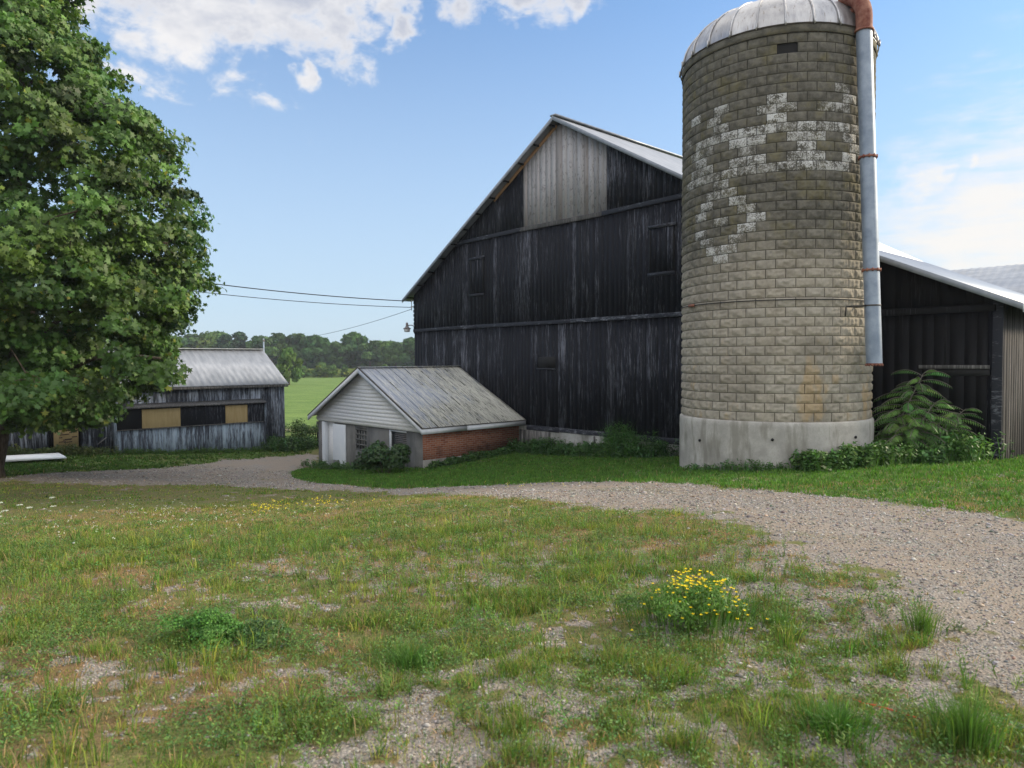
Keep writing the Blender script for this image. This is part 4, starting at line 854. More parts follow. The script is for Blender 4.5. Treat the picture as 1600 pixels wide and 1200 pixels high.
# low broad-leaved weeds: small leaves crowded near the ground
parts = []
for (n, y0, y1, sz, k) in [(24000, 1.9, 5, .013, 9), (20000, 5, 11, .019, 8)]:
    x, y = scatter(n, y0, y1); gv, tn_, g_, rd_ = fields(x, y); dn = fbm(x, y, .45, 71, 3); keep = (dn > .47) & (gv < .75) & (rd_ < 0) & (rng.random(n) < .75); x, y = x[keep], y[keep]; z = H(x, y)
    m = len(x)*k; hh = np.repeat(rng.uniform(.02, .085, len(x)), k)*rng.random(m)
    Cn = np.stack([np.repeat(x, k)+rng.normal(size=m)*.028, np.repeat(y, k)+rng.normal(size=m)*.028, np.repeat(z, k)+.008+hh], 1); Nm = unit(np.stack([rng.normal(size=m)*.6, rng.normal(size=m)*.6, np.ones(m)], 1))
    cc = np.repeat(vary((.085, .16, .033), len(x), .3, .18), k, 0)
    parts.append(cards(Cn, Nm, sz*rng.uniform(.6, 1.5, m), OVAL, cc))
tag(leafobj('low_weeds', parts, M['leaf']), kind='stuff')
# upright leafy stems
parts = []
x, y = scatter(2600, 1.9, 8); gv, tn_, g_, rd_ = fields(x, y); dn = fbm(x, y, .8, 81, 3); keep = (dn > .50) & (gv < .9) & (rd_ < .2); x, y = x[keep], y[keep]; n = len(x); z = H(x, y); k = 22
hh = rng.uniform(.06, .19, n); t = np.tile(np.linspace(.1, 1, k), n); a = np.tile(np.arange(k)*2.4, n)+np.repeat(rng.random(n)*6, k); ls = .022*(1-.6*t)
lx = np.repeat(rng.normal(size=n)*.25, k); ly = np.repeat(rng.normal(size=n)*.25, k); H_ = np.repeat(hh, k)
Cn = np.stack([np.repeat(x, k)+lx*H_*t+np.cos(a)*ls, np.repeat(y, k)+ly*H_*t+np.sin(a)*ls, np.repeat(z, k)+H_*t], 1)
Nm = unit(np.stack([np.cos(a)*-.5, np.sin(a)*-.5, np.ones(n*k)], 1)); upd = np.stack([np.cos(a), np.sin(a), .4+0*a], 1)
parts.append(cards(Cn, Nm, ls*2.0, LANCE, np.repeat(vary((.10, .17, .03), n, .25, .15), k, 0), updir=upd))
parts.append(blades(np.stack([x, y, z], 1), hh, np.full(n, .004), np.stack([lx[::k], ly[::k]], 1)*1.4, vary((.10, .13, .04), n)))
tag(leafobj('leafy_stems', parts, M['leaf']), kind='stuff')
# mown strip beyond the driveway and by the shed
parts = []
def strip(n, x0, x1, y0, y1, poly, h, wd, nb=5, c=(.075, .16, .026)):
    x = rng.uniform(x0, x1, n); y = rng.uniform(y0, y1, n); k = sdist(x, y, poly) > -.12; k &= sdist(x, y, road) < .05; x, y = x[k], y[k]
    hh = h*(.5+1.1*fbm(x, y, .6, 12, 3)); return tuft_scatter(x, y, nb, hh, .05, wd, lambda n: vary(c, n, .25, .14), lean=.6, dry=.03)
parts.append(strip(36000, -6, 16, 8.5, 21, up_poly, .075, .016)); parts.append(strip(26000, -11, 6, 18, 27, up_poly, .075, .024)); parts.append(strip(26000, -27, -4, 18, 36, left_poly, .08, .032, c=(.06, .115, .022)))
tag(leafobj('mown_grass', parts, M['blade']), kind='stuff')
# loose stones
def stones(n, x, y, sz):
    P = np.array([(1, 0, 0), (0, 1, 0), (-1, 0, 0), (0, -1, 0), (0, 0, .8), (0, 0, -.8), (.7, .7, .45), (-.6, .6, .5)]); P = P[:6]; T = np.array([(0, 1, 4), (1, 2, 4), (2, 3, 4), (3, 0, 4), (1, 0, 5), (2, 1, 5), (3, 2, 5), (0, 3, 5)])
    n = len(x); a = rng.uniform(0, 6.28, n); ca, sa = np.cos(a), np.sin(a); s = sz*np.exp(rng.normal(size=n)*.35); asp = rng.uniform(.6, 1, n)
    J = P[None]*(1+rng.normal(size=(n, 6, 3))*.22)+rng.normal(size=(n, 6, 3))*.12; J[:, :, 1] *= asp[:, None]; J[:, :, 2] *= rng.uniform(.45, .8, (n, 1))
    X = J[:, :, 0]*ca[:, None]-J[:, :, 1]*sa[:, None]; Y = J[:, :, 0]*sa[:, None]+J[:, :, 1]*ca[:, None]; Z = J[:, :, 2]
    V = np.stack([X*s[:, None]+x[:, None], Y*s[:, None]+y[:, None], Z*s[:, None]+(H(x, y)+s*.25)[:, None]], -1).reshape(-1, 3)
    I = (T[None]+(np.arange(n)*6)[:, None, None]).ravel(); g = rng.uniform(.10, .42, (n, 1))*np.array([[1, .95, .89]])+rng.normal(size=(n, 3))*.012
    w_ = rng.random(n) < .12; g[w_] *= np.array([1.05, .82, .66]); return V, I, np.full(n*8, 3), np.repeat(g.clip(.05, .7), 6, 0)
sp = []
for (n, y0, y1, s) in [(26000, 1.9, 4, .0062), (34000, 4, 7, .0078), (46000, 7, 12.5, .011)]:
    x, y = scatter(n, y0, y1); gv, tn_, g_, rd_ = fields(x, y); k = rng.random(n) < gv*1.0+.03; x, y = x[k], y[k]; sp.append(stones(0, x, y, s))
x = rng.uniform(-16, 12, 42000); y = rng.uniform(11, 26, 42000); gv, tn_, g_, rd_ = fields(x, y); k = rd_ > 0; sp.append(stones(0, x[k], y[k], .016))
tag(leafobj('loose_gravel', sp, M['stone']), kind='stuff')

# ------------------------------------------------------------------ single plants
def plant(name, label, cat, base, fn, group=None):
    e_ = empty(name, tuple(base)); tag(e_, label, cat, group); fn(e_); return e_
def mound(nl, rx, ry, rz, sz, shape, c, v=.25, hue=.12, lump=8, seedz=0):
    """leaves through a lumpy mound standing on the ground (local coordinates)"""
    lc = np.stack([rng.normal(size=lump)*rx*.5, rng.normal(size=lump)*ry*.5, rng.uniform(.25, .8, lump)*rz], 1); lr = rng.uniform(.3, .55, lump)
    i = rng.integers(0, lump, nl); d = unit(rng.normal(size=(nl, 3))); d[:, 2] = np.abs(d[:, 2])*.9-.15; r = rng.uniform(.55, 1.05, (nl, 1))
    P = lc[i]+d*r*lr[i][:, None]*np.array([rx, ry, rz]); P[:, 2] = np.abs(P[:, 2]); Nm = unit(d+rng.normal(size=(nl, 3))*.5+np.array([0, 0, .5]))
    tone = (rng.normal(size=(lump, 1))*.12+1)[i]
    return cards(P, Nm, sz*rng.uniform(.6, 1.4, nl), shape, vary(c, nl, v, hue)*tone), lc
def stems(e_, lc, r=.008, m='old_bark', name='stem'):
    mb = MB()
    for q in lc: mb.tube([(q[0]*.25, q[1]*.25, -.05), (q[0]*.6, q[1]*.6, q[2]*.6), tuple(q)], [r, r*.7, r*.4], 5)
    mb.build(name, M[m], e_)
def bushf(nl, rx, ry, rz, sz, shape, c, **k):
    def f(e_):
        a, lc = mound(nl, rx, ry, rz, sz, shape, c, **k); extra = []
        if rx < .3: extra = [mound(nl, rx*1.15, ry*1.15, rz*.55, sz, shape, c, **k)[0]]
        leafobj('foliage', [a]+extra, M['leaf'], e_); stems(e_, lc, .008 if rx > .3 else .002, 'old_bark' if rx > .3 else 'field')
    return f
def PB(s, v, O=BO): x, y = L(O, s, v); return (x, y, Hs(x, y))
bshp = tuple(G(601, 741)); plant('bush', 'dark leafy bush growing in front of the milk house window', 'bush', bshp, bushf(5200, .85, .6, .95, .10, LEAF5, (.035, .075, .022), lump=14))
0 and plant('bush', 'small low bush left of the dark one by the milk house front', 'bush', PB(-5.6, -5.3), bushf(1500, .7, .5, .55, .08, OVAL, (.045, .09, .025), lump=8))
# undergrowth along the foundations (uncountable)
def belt(n, pts_, wdt, hgt, sz, c, shape=OVAL, m='leaf', k=40):
    out = []; pts_ = np.array(pts_, float); seg = np.linalg.norm(np.diff(pts_, axis=0), axis=1); cum = np.concatenate([[0], np.cumsum(seg)]); t = rng.uniform(0, cum[-1], n)
    x = np.interp(t, cum, pts_[:, 0])+rng.normal(size=n)*wdt*.5; y = np.interp(t, cum, pts_[:, 1])+rng.normal(size=n)*wdt*.5; z = H(x, y); hh = hgt*(.35+1.2*fbm(x, y, .8, 91, 3))*rng.uniform(.5, 1.1, n)
    mm = n*k; tt = rng.random(mm)**.7; a = rng.uniform(0, 6.28, mm); rr_ = rng.uniform(.02, .16, mm)*(hgt+.3)
    P = np.stack([np.repeat(x, k)+np.cos(a)*rr_, np.repeat(y, k)+np.sin(a)*rr_, np.repeat(z, k)+np.repeat(hh, k)*tt], 1); Nm = unit(np.stack([np.cos(a)*.5, np.sin(a)*.5, .4+rng.random(mm)], 1)+rng.normal(size=(mm, 3))*.3)
    cc = np.repeat(vary(c, n, .25, .15), k, 0); out.append(cards(P, Nm, sz*rng.uniform(.6, 1.4, mm), shape, cc*(1+rng.normal(size=(mm, 1))*.15).clip(.5, 1.6)))
    out.append(tuft_scatter(x, y, 8, hh*1.05, .06, .014, lambda q: vary((c[0]*1.2, c[1]*1.2, c[2]), q, .2, .1), lean=.5)); return out
g_lab = None
u = belt(330, [L(BO, -1.55, -.45), L(BO, -1.35, -1.2), L(BO, -1.3, -4.4)], .40, .24, .06, (.04, .095, .022))
u += belt(420, [L(BO, -1.2, -.55), L(BO, 2, -.5), L(BO, 5.2, -.6)], .5, .50, .075, (.035, .09, .02))
u += belt(160, [L(BO, 3.0, -.5), L(BO, 4.3, -.5)], .35, 1.0, .06, (.04, .11, .02))
u += belt(150, [L(BO, -1.9, -5.0), L(BO, -3.3, -5.2), L(BO, -6.4, -5.2), L(BO, -9, -4.9)], .4, .30, .06, (.05, .11, .025))
tag(leafobj('undergrowth', u, M['leaf']), kind='stuff')
def ring(a0, a1, r, n=12): return [(SC[0]+r*math.cos(a), SC[1]+r*math.sin(a)) for a in np.linspace(a0, a1, n)]
acam = math.atan2(-16.8, -6.2)
u = belt(70, ring(acam-.9, acam+.15, 2.3), .12, .22, .05, (.05, .115, .026), k=14)
u += belt(250, ring(acam+.25, acam+1.25, 2.45), .30, .42, .08, (.06, .135, .028))
c1_, c2_, c3_ = G(1370, 720), G(1450, 728), G(1560, 715)
u += belt(420, [tuple(G(1290, 728)[:2]), tuple(c1_[:2]), tuple(c2_[:2]+[.1, .4]), tuple(c3_[:2]+[0, .3])], .5, .50, .085, (.06, .14, .03))
u += belt(200, [L(BO, 11.2, -1.0), L(BO, 13.2, -.8)], .35, .65, .08, (.06, .135, .03))
tag(leafobj('undergrowth', u, M['leaf']), kind='stuff')
u = belt(420, [L(SO, .45, -3), L(SO, .4, 1.3)], .45, .36, .07, (.075, .10, .03), k=16); u += belt(260, [L(SO, .6, 1.6), L(SO, .6, 7.5)], .25, .20, .05, (.06, .12, .025), k=14)
u += belt(200, [L(SO, .5, 7.6), L(SO, .3, 9.6)], .5, .55, .07, (.05, .11, .03)); tag(leafobj('undergrowth', u, M['leaf']), kind='stuff')
bb = G(462, 702); bb = np.array([bb[0], bb[1]+1.0, 0]); bb[2] = Hs(bb[0], bb[1])
plant('bush', 'light green bush at the right end of the long shed', 'bush', bb, bushf(2600, .85, .6, 1.25, .08, OVAL, (.075, .13, .035), lump=12))
# broken picket fence
fe = empty('picket_fence', tuple(bb+[.6, .2, 0])); tag(fe, 'short run of leaning grey pickets between the long shed and the milk house', 'fence')
for k in range(6):
    mb = MB(); x = -.1+.16*k; hh = random.uniform(.9, 1.35); lean_ = random.uniform(-.12, .22); mb.bar((x, 0, -.1), (x+lean_, .05, hh), .08, .03); mb.build('picket', M['grey_wood'], fe)
mb = MB(); mb.bar((-.15, -.03, .5), (.85, -.03, .62), .05, .03); mb.build('rail', M['grey_wood'], fe)
# sumac with long feathered fronds
def sumac(base, tops, label):
    e_ = empty('sumac', tuple(base)); tag(e_, label, 'shrub'); fr = []; mb = MB(); b0 = np.array([0, 0, 0.])
    for (tx, ty, tz, nf, ln) in tops:
        tp = np.array([tx, ty, tz]); mid = tp*.5+np.array([rng.normal()*.06, rng.normal()*.06, .08]); mb.tube([b0-[0, 0, .1], mid, tp], [.020, .014, .008], 7)
        for q in range(nf):
            t = 1-(q/nf)*.62; a = q*2.4+rng.random()*.4; st = mid+(tp-mid)*((t-.5)*2) if t > .5 else b0+(mid-b0)*(t*2)
            l = ln*rng.uniform(.75, 1.15)*(.7+.3*(1-t)/.6); d = np.array([math.cos(a), math.sin(a), 0]); rise = .75*t if q < 3 else .42
            ps = [st+d*l*s_+np.array([0, 0, 1])*l*(rise*1.1*s_*(1-.25*s_)-.52*s_*s_) for s_ in np.linspace(0, 1, 15)]
            mb.tube(ps[::2], [.006]*len(ps[::2]), 4, cap=False); ps = np.array(ps); tg = np.gradient(ps, axis=0); tg = unit(tg); side = unit(np.cross(tg, [0, 0, 1])); nm = unit(np.cross(side, tg))
            c0 = vary((.095, .20, .04), 1, .2, .12)*(1.45 if q < 5 else .9)
            for s_ in (-1, 1):
                k = slice(2, 15); L_ = l*.24*np.sin(np.linspace(.5, math.pi-.45, 13))[:, None]
                dd = unit(side[k]*s_+tg[k]*.35-np.array([0, 0, .8])); Cn = ps[k]+dd*L_*.5; N2 = unit(nm[k]+rng.normal(size=(13, 3))*.15); N2 = unit(N2-dd*(N2*dd).sum(1, keepdims=True))
                fr.append(cards(Cn, N2, L_[:, 0], np.array([(0, -.5), (.095, -.15), (.07, .22), (0, .5), (-.07, .22), (-.095, -.15)]), np.repeat(c0, 13, 0)*(1+rng.normal(size=(13, 1))*.1), fold=.1, updir=dd))
    leafobj('frond', fr, M['leaf'], e_); mb.build('stem', M['old_bark'], e_)
    return e_
sb = np.array(PB(11.7, -1.35)); 
def loc_of(px, py, dy=0): q = atY(px, py, sb[1]+dy); return tuple(q-sb)
S1 = loc_of(1442, 585); S2 = loc_of(1508, 640); S3 = loc_of(1405, 640, .1)
sumac(sb, [(*S1, 34, .85), (S1[0]+.05, S1[1]-.3, S1[2]*.66, 26, .8), (*S3, 24, .68), (S1[0]+.4, S1[1]-.2, S1[2]*.5, 20, .7), (S1[0]-.5, S1[1]-.2, S1[2]*.45, 20, .65)], 'tall sumac with long feathered leaves in front of the black lean-to doors')
sb2 = sb+[.55, .1, 0]; S2 = tuple(np.array(S2)-[.55, .1, 0])
sumac(sb2, [(*S2, 26, .7), (S2[0]-.35, S2[1]-.2, S2[2]*.7, 22, .65)], 'shorter sumac just right of the tall one at the black lean-to')
# flowering clump and other clumps in the turf
def flowers(e_, n, rx, ry, rz, s, c):
    x = rng.normal(size=n)*rx*.5; y = rng.normal(size=n)*ry*.5; z = rz*(1-.5*(x/rx)**2-.4*(y/ry)**2)*rng.uniform(.72, 1.12, n); P = np.stack([x, y, z], 1); out = []
    for k in range(5):
        a = k*1.256+rng.random(n); d = np.stack([np.cos(a), np.sin(a), .2+0*a], 1); out.append(cards(P+d*s*.4, unit(np.stack([-np.cos(a)*.3, -np.sin(a)*.3-.25, 1+0*a], 1)), np.full(n, s), OVAL, vary(c, n, .12, .05), updir=d))
    leafobj('flower_heads', out, M['petal'], e_)
yc = G(1085, 975)
def ycl(e_):
    a, lc = mound(5200, .32, .26, .27, .026, LANCE, (.08, .17, .024), lump=18); x = rng.normal(size=420)*.20; y = rng.normal(size=420)*.15; B = np.stack([x, y, np.zeros(420)], 1); bl = blades(B, rng.uniform(.14, .30, 420), np.full(420, .006), np.stack([x, y], 1)*1.1, vary((.07, .14, .025), 420))
    leafobj('foliage', [a, bl], M['leaf'], e_); flowers(e_, 150, .34, .26, .31, .0125, (.85, .60, .02))
plant('flower_clump', 'clump of small yellow flowers near the driveway edge', 'flowers', yc, ycl)
def clump(lab, px, py, nl, rx, ry, rz, sz, c, shape=OVAL, lump=10, cat='plant', name='weed_clump'):
    b_ = G(px, py); plant(name, lab, cat, b_, bushf(nl, rx, ry, rz, sz, shape, c, lump=lump))
clump('dense bright green mint-like clump in the left foreground', 325, 1000, 4200, .20, .16, .19, .014, (.07, .18, .028), lump=14)
clump('looser dull green clump right beside the dense bright green one', 415, 1005, 1200, .15, .11, .13, .016, (.07, .14, .04))
clump('dark green clump under a pale patch of gravel at centre left', 540, 800, 10, .1, .1, .05, .02, (.05, .12, .02)) if False else None
def grassclump(lab, px, py, n, h, sp, wd, c, lean=.75):
    b_ = G(px, py); n = int(n*1.5); wd *= .62; c = (c[0]*1.5, c[1]*1.2, c[2]*1.1); e_ = empty('grass_clump', tuple(b_)); tag(e_, lab, 'grass clump')
    a = rng.uniform(0, 6.28, n); r = np.abs(rng.normal(size=n))*sp; B = np.stack([r*np.cos(a), r*np.sin(a), np.zeros(n)-.01], 1); ln = np.stack([np.cos(a), np.sin(a)], 1)*rng.uniform(.1, lean, (n, 1))
    leafobj('blades', [blades(B, h*rng.uniform(.5, 1.1, n), np.full(n, wd), ln, vary(c, n, .2, .1))], M['blade'], e_)
grassclump('wide dark green grass clump beside the bit of red string', 1310, 1142, 420, .13, .10, .007, (.045, .13, .025), 1.1)
grassclump('tall wispy grass clump at the lower right edge of the gravel', 1510, 1165, 360, .25, .06, .006, (.055, .13, .03), .6)
grassclump('thin upright grass clump alone in the gravel right of the yellow flowers', 1440, 990, 130, .24, .05, .006, (.06, .13, .03), .5)
grassclump('low grass clump left of the tall wispy one in the gravel', 1215, 975, 160, .12, .06, .006, (.06, .14, .03), .8)
grassclump('bluish green grass clump in the centre foreground gravel', 640, 1040, 420, .13, .09, .006, (.055, .14, .035), .9)
# wild carrot with white heads at the left edge, yellow and white specks across the turf
def carrot(px, py, k, lab):
    b_ = G(px, py); e_ = empty('wild_carrot', tuple(b_)); tag(e_, lab, 'wildflower'); mb = MB(); out = []
    for q in range(k):
        d = rng.normal(size=2)*.10; tp = np.array([d[0]*1.8, d[1]*1.8, rng.uniform(.28, .48)]); mb.tube([(d[0]*.3, d[1]*.3, -.02), tuple(tp*[.6, .6, .6]), tuple(tp)], .003, 4)
        n = 40; a = rng.uniform(0, 6.28, n); r = np.sqrt(rng.random(n))*.035; out.append(cards(tp+np.stack([r*np.cos(a), r*np.sin(a), rng.normal(size=n)*.003], 1), unit(np.stack([rng.normal(size=n)*.2, rng.normal(size=n)*.2-.3, np.ones(n)], 1)), np.full(n, .013), OVAL, vary((.62, .64, .58), n, .1, .02)))
    leafobj('flower_heads', out, M['petal'], e_); mb.build('stem', M['field'], e_)
    a, lc = mound(500, .2, .2, .24, .02, LANCE, (.07, .14, .03), lump=8); leafobj('foliage', [a], M['leaf'], e_)
carrot(12, 855, 6, 'wild carrot with white flower heads at the left edge of the turf, nearest the frame'); carrot(45, 838, 4, 'smaller wild carrot just right of the one at the left edge')
def specks(n, cx_, cy_, sx, sy, c, s, z=.05):
    ps = [G(cx_+rng.normal()*sx, cy_+rng.normal()*sy) for _ in range(n)]; P = np.array(ps); P[:, 2] += z*rng.uniform(.6, 1.4, n); P = np.repeat(P, 4, 0)+rng.normal(size=(n*4, 3))*s*.6
    return cards(P, unit(np.stack([rng.normal(size=n*4)*.3, -.5+rng.normal(size=n*4)*.3, np.ones(n*4)], 1)), np.full(n*4, s)*rng.uniform(.6, 1.3, n*4), OVAL, vary(c, n*4, .1, .03))
tag(leafobj('yellow_flowers', [specks(26, 410, 795, 16, 3.5, (.8, .62, .03), .022), specks(30, 500, 786, 30, 4.5, (.8, .62, .03), .022), specks(14, 840, 760, 30, 3, (.7, .6, .1), .02)], M['petal']), kind='stuff')
tag(leafobj('white_flowers', [specks(90, 310, 805, 90, 12, (.6, .6, .55), .018, .07), specks(40, 560, 790, 200, 25, (.6, .6, .55), .014), specks(40, 120, 815, 90, 22, (.6, .6, .55), .017, .08)], M['petal']), kind='stuff')
# red string and fallen stems
mb = MB(); q = [G(x, y)+np.array([0, 0, .012]) for x, y in ((1332, 1096), (1350, 1103), (1368, 1106), (1392, 1113), (1420, 1122), (1440, 1128))]; mb.tube(q, .004, 5); tag(mb.build('red_string', pm('red_plastic', (.5, .07, .03), (.6, .12, .05), 5)), 'thin red plastic string lying on the gravel at the lower right', 'string')
# ------------------------------------------------------------------ maple
tb = G(-6, 746); TB = np.array([tb[0]-.1, tb[1], tb[2]])
mp = empty('maple_tree', tuple(TB)); tag(mp, 'big leafy green maple with a leaning trunk at the left edge of the yard', 'tree')
edge = np.array([(11.5, 140), (10.9, 150), (9.9, 165), (9.3, 200), (8.7, 225), (8.1, 250), (7.7, 275), (6.9, 300), (6.2, 308), (5.6, 322), (5.1, 338), (4.4, 340), (3.9, 334), (3.3, 312), (2.9, 322), (2.5, 305), (2.1, 282), (1.6, 268), (1.1, 262), (.75, 215), (.35, 150), (0, 110)])
AXX = TB[0]+.7
def Rz(z):
    px = np.interp(z, edge[::-1, 0], edge[::-1, 1]); X = (px-800)/F*TB[1]; return X-AXX-.05
TZ = 14.2
ncl = 1500; cl = []
tries = 0
while len(cl) < ncl and tries < 60000:
    tries += 1
    z = rng.uniform(.05, TZ-1) if rng.random() < .68 else rng.uniform(.1, 4.2); R_ = Rz(z) if z < 11 else Rz(11)*math.sqrt(max(0, 1-((z-11)/(TZ-11))**2))
    a = rng.uniform(0, 2*math.pi); front = math.cos(a-math.atan2(-1, .5))
    if front < -.35 and rng.random() < .55: continue
    f = math.sqrt(rng.uniform(.12, 1.)) if rng.random() < .4 else rng.uniform(.80, 1.0)
    lob = .90+.16*math.sin(a*3+z*1.3)+.08*math.sin(a*7+z*2.1)
    # keep lobes exact where the outline shows against the sky
    r = R_*f*(min(1.02, lob) if abs(a) < .5 or abs(a-2*math.pi) < .5 else lob)
    if r < .5: continue
    x, y = AXX+r*math.cos(a), TB[1]+r*math.sin(a)*.92
    hole = fbm(np.array([x*1.0+z*.3]), np.array([z*1.0+y*.35]), 1.15, 88, 2)[0]
    if hole < .37+.09*(z > 8)+.04*(z < 3): continue
    qx, qy = projN((x, y, z))
    if any((qx-hx)**2/wx**2+(qy-hy)**2/wy**2 < 1 for hx, hy, wx, wy in ((208, 488, 30, 16), (40, 262, 16, 30), (70, 80, 22, 28), (62, 660, 12, 10), (150, 95, 14, 20), (300, 470, 14, 6), (110, 470, 9, 7), (25, 610, 14, 18), (84, 596, 20, 8), (160, 588, 14, 6), (235, 500, 12, 8))): continue
    if qx > np.interp(qy, [0, 60, 100, 130, 190, 220, 280, 330, 370, 430, 460, 500, 520, 560, 600, 620, 650], [148, 145, 172, 190, 245, 268, 292, 314, 332, 327, 308, 306, 280, 262, 256, 205, 160])-15-9*math.sin(qy/19.)-6*math.sin(qy/7.3+1)+rng.normal()*6: continue
    if qy > 645 and (qx < 35 or qx > 165): continue
    if qy > 668: continue
    cl.append((x, y, z, rng.uniform(.34, .60), a))
for (px, py, dy) in [(110, 632, -.6), (170, 600, -1.5), (150, 520, .8), (220, 455, -1), (250, 560, -2), (60, 600, -3.5), (260, 380, -.5), (200, 280, -1.5), (120, 330, -3.2), (150, 150, 0), (90, 180, -2), (70, 60, -.8), (20, 240, -2.5), (230, 500, 2.5)]:
    q = atY(px, py, TB[1]+dy)
    for k in range(4): cl.append((q[0]+rng.normal()*.45-.35, q[1]+rng.normal()*.4-.3, q[2]+rng.normal()*.28, .5, -.6))
cl = np.array(cl); NL = 118; m = len(cl)*NL; ci = np.repeat(np.arange(len(cl)), NL)
d = unit(rng.normal(size=(m, 3))); r = rng.uniform(.25, 1, (m, 1))**.6; out_ = np.stack([np.cos(cl[:, 4]), np.sin(cl[:, 4]), -.25+0*cl[:, 4]], 1)[ci]
off = d*r*cl[ci, 3][:, None]*np.array([1.05, 1.05, .50]); off += out_*np.abs(rng.normal(size=(m, 1)))*.12; off[:, 2] -= .35*(off[:, 0]**2+off[:, 1]**2)
P = cl[ci, :3]+off-TB; Nm = unit(np.stack([off[:, 0]*.7, off[:, 1]*.7, .35+0*off[:, 0]], 1)+out_*.35+rng.normal(size=(m, 3))*.42)
ctone = vary((.058, .116, .021), len(cl), .26, .14)[ci]*(1+rng.normal(size=(m, 1))*.17).clip(.5, 1.6)
yk = rng.random(m) < .015; ctone[yk] = vary((.16, .18, .03), yk.sum(), .2)
leafobj('crown', [cards(P, Nm, .155*rng.uniform(.55, 1.3, m), LEAF5, ctone, fold=.14, updir=out_+rng.normal(size=(m, 3))*.6-[0, 0, .3])], M['leaf'], mp)
mb = MB(); rel2 = lambda px, py, dy=0: tuple(atY(px, py, TB[1]+dy)-TB)
trunk = [(0, 0, -.3), (0.0, 0, .25), rel2(-2, 690), rel2(3, 650), rel2(14, 615), rel2(26, 560), rel2(34, 480), rel2(30, 380), rel2(38, 260), rel2(34, 120), rel2(40, 0)]
tr_r = [.36, .26, .215, .21, .20, .16, .14, .12, .09, .06, .04]
mb.tube(trunk, tr_r, 14); mb.build('trunk', M['bark'], mp, smooth=True)
lim = MB()
def limb(p, q, r0, r1, sagz=.3):
    p, q = np.array(p, float), np.array(q, float); n = 8; ps = [p+(q-p)*t+np.array([0, 0, sagz*4*t*(1-t)])+rng.normal(size=3)*.04*(0 < t < 1) for t in np.linspace(0, 1, n)]; lim.tube(ps, np.linspace(r0, r1, n), 7); return ps
roots = []
for (px, py, dy, st, r0, sg) in [(110, 632, -.6, 3, .11, .06), (170, 600, -1.5, 4, .09, .3), (150, 520, .8, 4, .09, .3), (220, 455, -1, 5, .08, .4), (250, 560, -2, 4, .09, .35), (60, 600, -3.5, 4, .09, .3), (-80, 560, -2, 4, .09, .3), (260, 380, -.5, 6, .08, .5), (200, 280, -1.5, 6, .07, .5), (120, 330, -3.2, 6, .08, .5), (-60, 400, -3, 6, .08, .4), (150, 150, 0, 8, .06, .3), (90, 180, -2, 8, .06, .4), (70, 60, -.8, 8, .05, .3), (20, 240, -2.5, 7, .06, .3), (230, 500, 2.5, 5, .08, .3), (100, 400, 3.5, 5, .09, .4), (-150, 300, 1, 6, .08, .4), (-160, 500, 0, 5, .09, .3)]:
    roots += limb(trunk[st], rel2(px, py, dy), r0, r0*.35, sg)[2:]
rt_ = np.array(roots+[np.array(t) for t in trunk[5:]])
for q in cl[::9]:
    t = q[:3]-TB; k = int(np.argmin(((rt_-t)**2).sum(1)+.6*np.maximum(0, rt_[:, 2]-t[2])**2)); p = rt_[k]+(rt_[min(k+1, len(rt_)-1)]-rt_[k])*rng.random()*(k+1 < len(rt_) and np.linalg.norm(rt_[min(k+1, len(rt_)-1)]-rt_[k]) < 1.5)
    if np.linalg.norm(p-t) > 1.3: continue
    mid = (p+t)/2+[0, 0, .10]; lim.tube([p, mid, t], [.022, .014, .006], 4, cap=False)
lim.build('limb', M['bark'], mp, smooth=True)

# ------------------------------------------------------------------ far trees
def crown_mesh(name, rx, rz, lumps, leaves, sz, c, hue=.1, conic=0.):
    lc = []
    for k in range(lumps):
        z = rng.uniform(-.85, .9); w_ = math.sqrt(max(.05, 1-z*z))*(1-conic*(z+1)/2); a = rng.uniform(0, 6.28); r_ = w_*rng.uniform(.35, .85); lc.append((r_*math.cos(a)*rx, r_*math.sin(a)*rx, z*rz, rng.uniform(.22, .38)*rx))
    lc = np.array(lc); i = rng.integers(0, lumps, leaves); d = unit(rng.normal(size=(leaves, 3))); P = lc[i, :3]+d*lc[i, 3:4]*np.array([1, 1, .8])*rng.uniform(.75, 1.1, (leaves, 1))
    cc = vary(c, lumps, .16, hue)[i]*(1+rng.normal(size=(leaves, 1))*.2).clip(.4, 1.7)
    V, I, C_, K_ = cards(P, unit(d+rng.normal(size=(leaves, 3))*.4), sz*rng.uniform(.6, 1.4, leaves), TUFTL, cc, .1)
    o = raw_mesh(name, V, I, C_, M['far_leaf'], None, {'col': ('POINT', K_)}); return o
protos = []
for k, (rx, rz, c, con) in enumerate([(4.2, 4.6, (.045, .09, .03), 0), (3.6, 5.4, (.06, .11, .03), .2), (4.6, 4.2, (.085, .14, .035), 0), (3.0, 5.6, (.03, .065, .03), .55), (4.0, 4.4, (.042, .095, .028), .1)]):
    cm = crown_mesh('crown', rx, rz, 26, 2400, .95, c, conic=con); mb = MB(); mb.tube([(0, 0, -rz-3), (.1, 0, -rz*.3), (0, 0, rz*.3)], [.35, .25, .1], 7); tm = mb.build('trunk', M['bark'])
    protos.append((cm, tm, rz))
used = set()
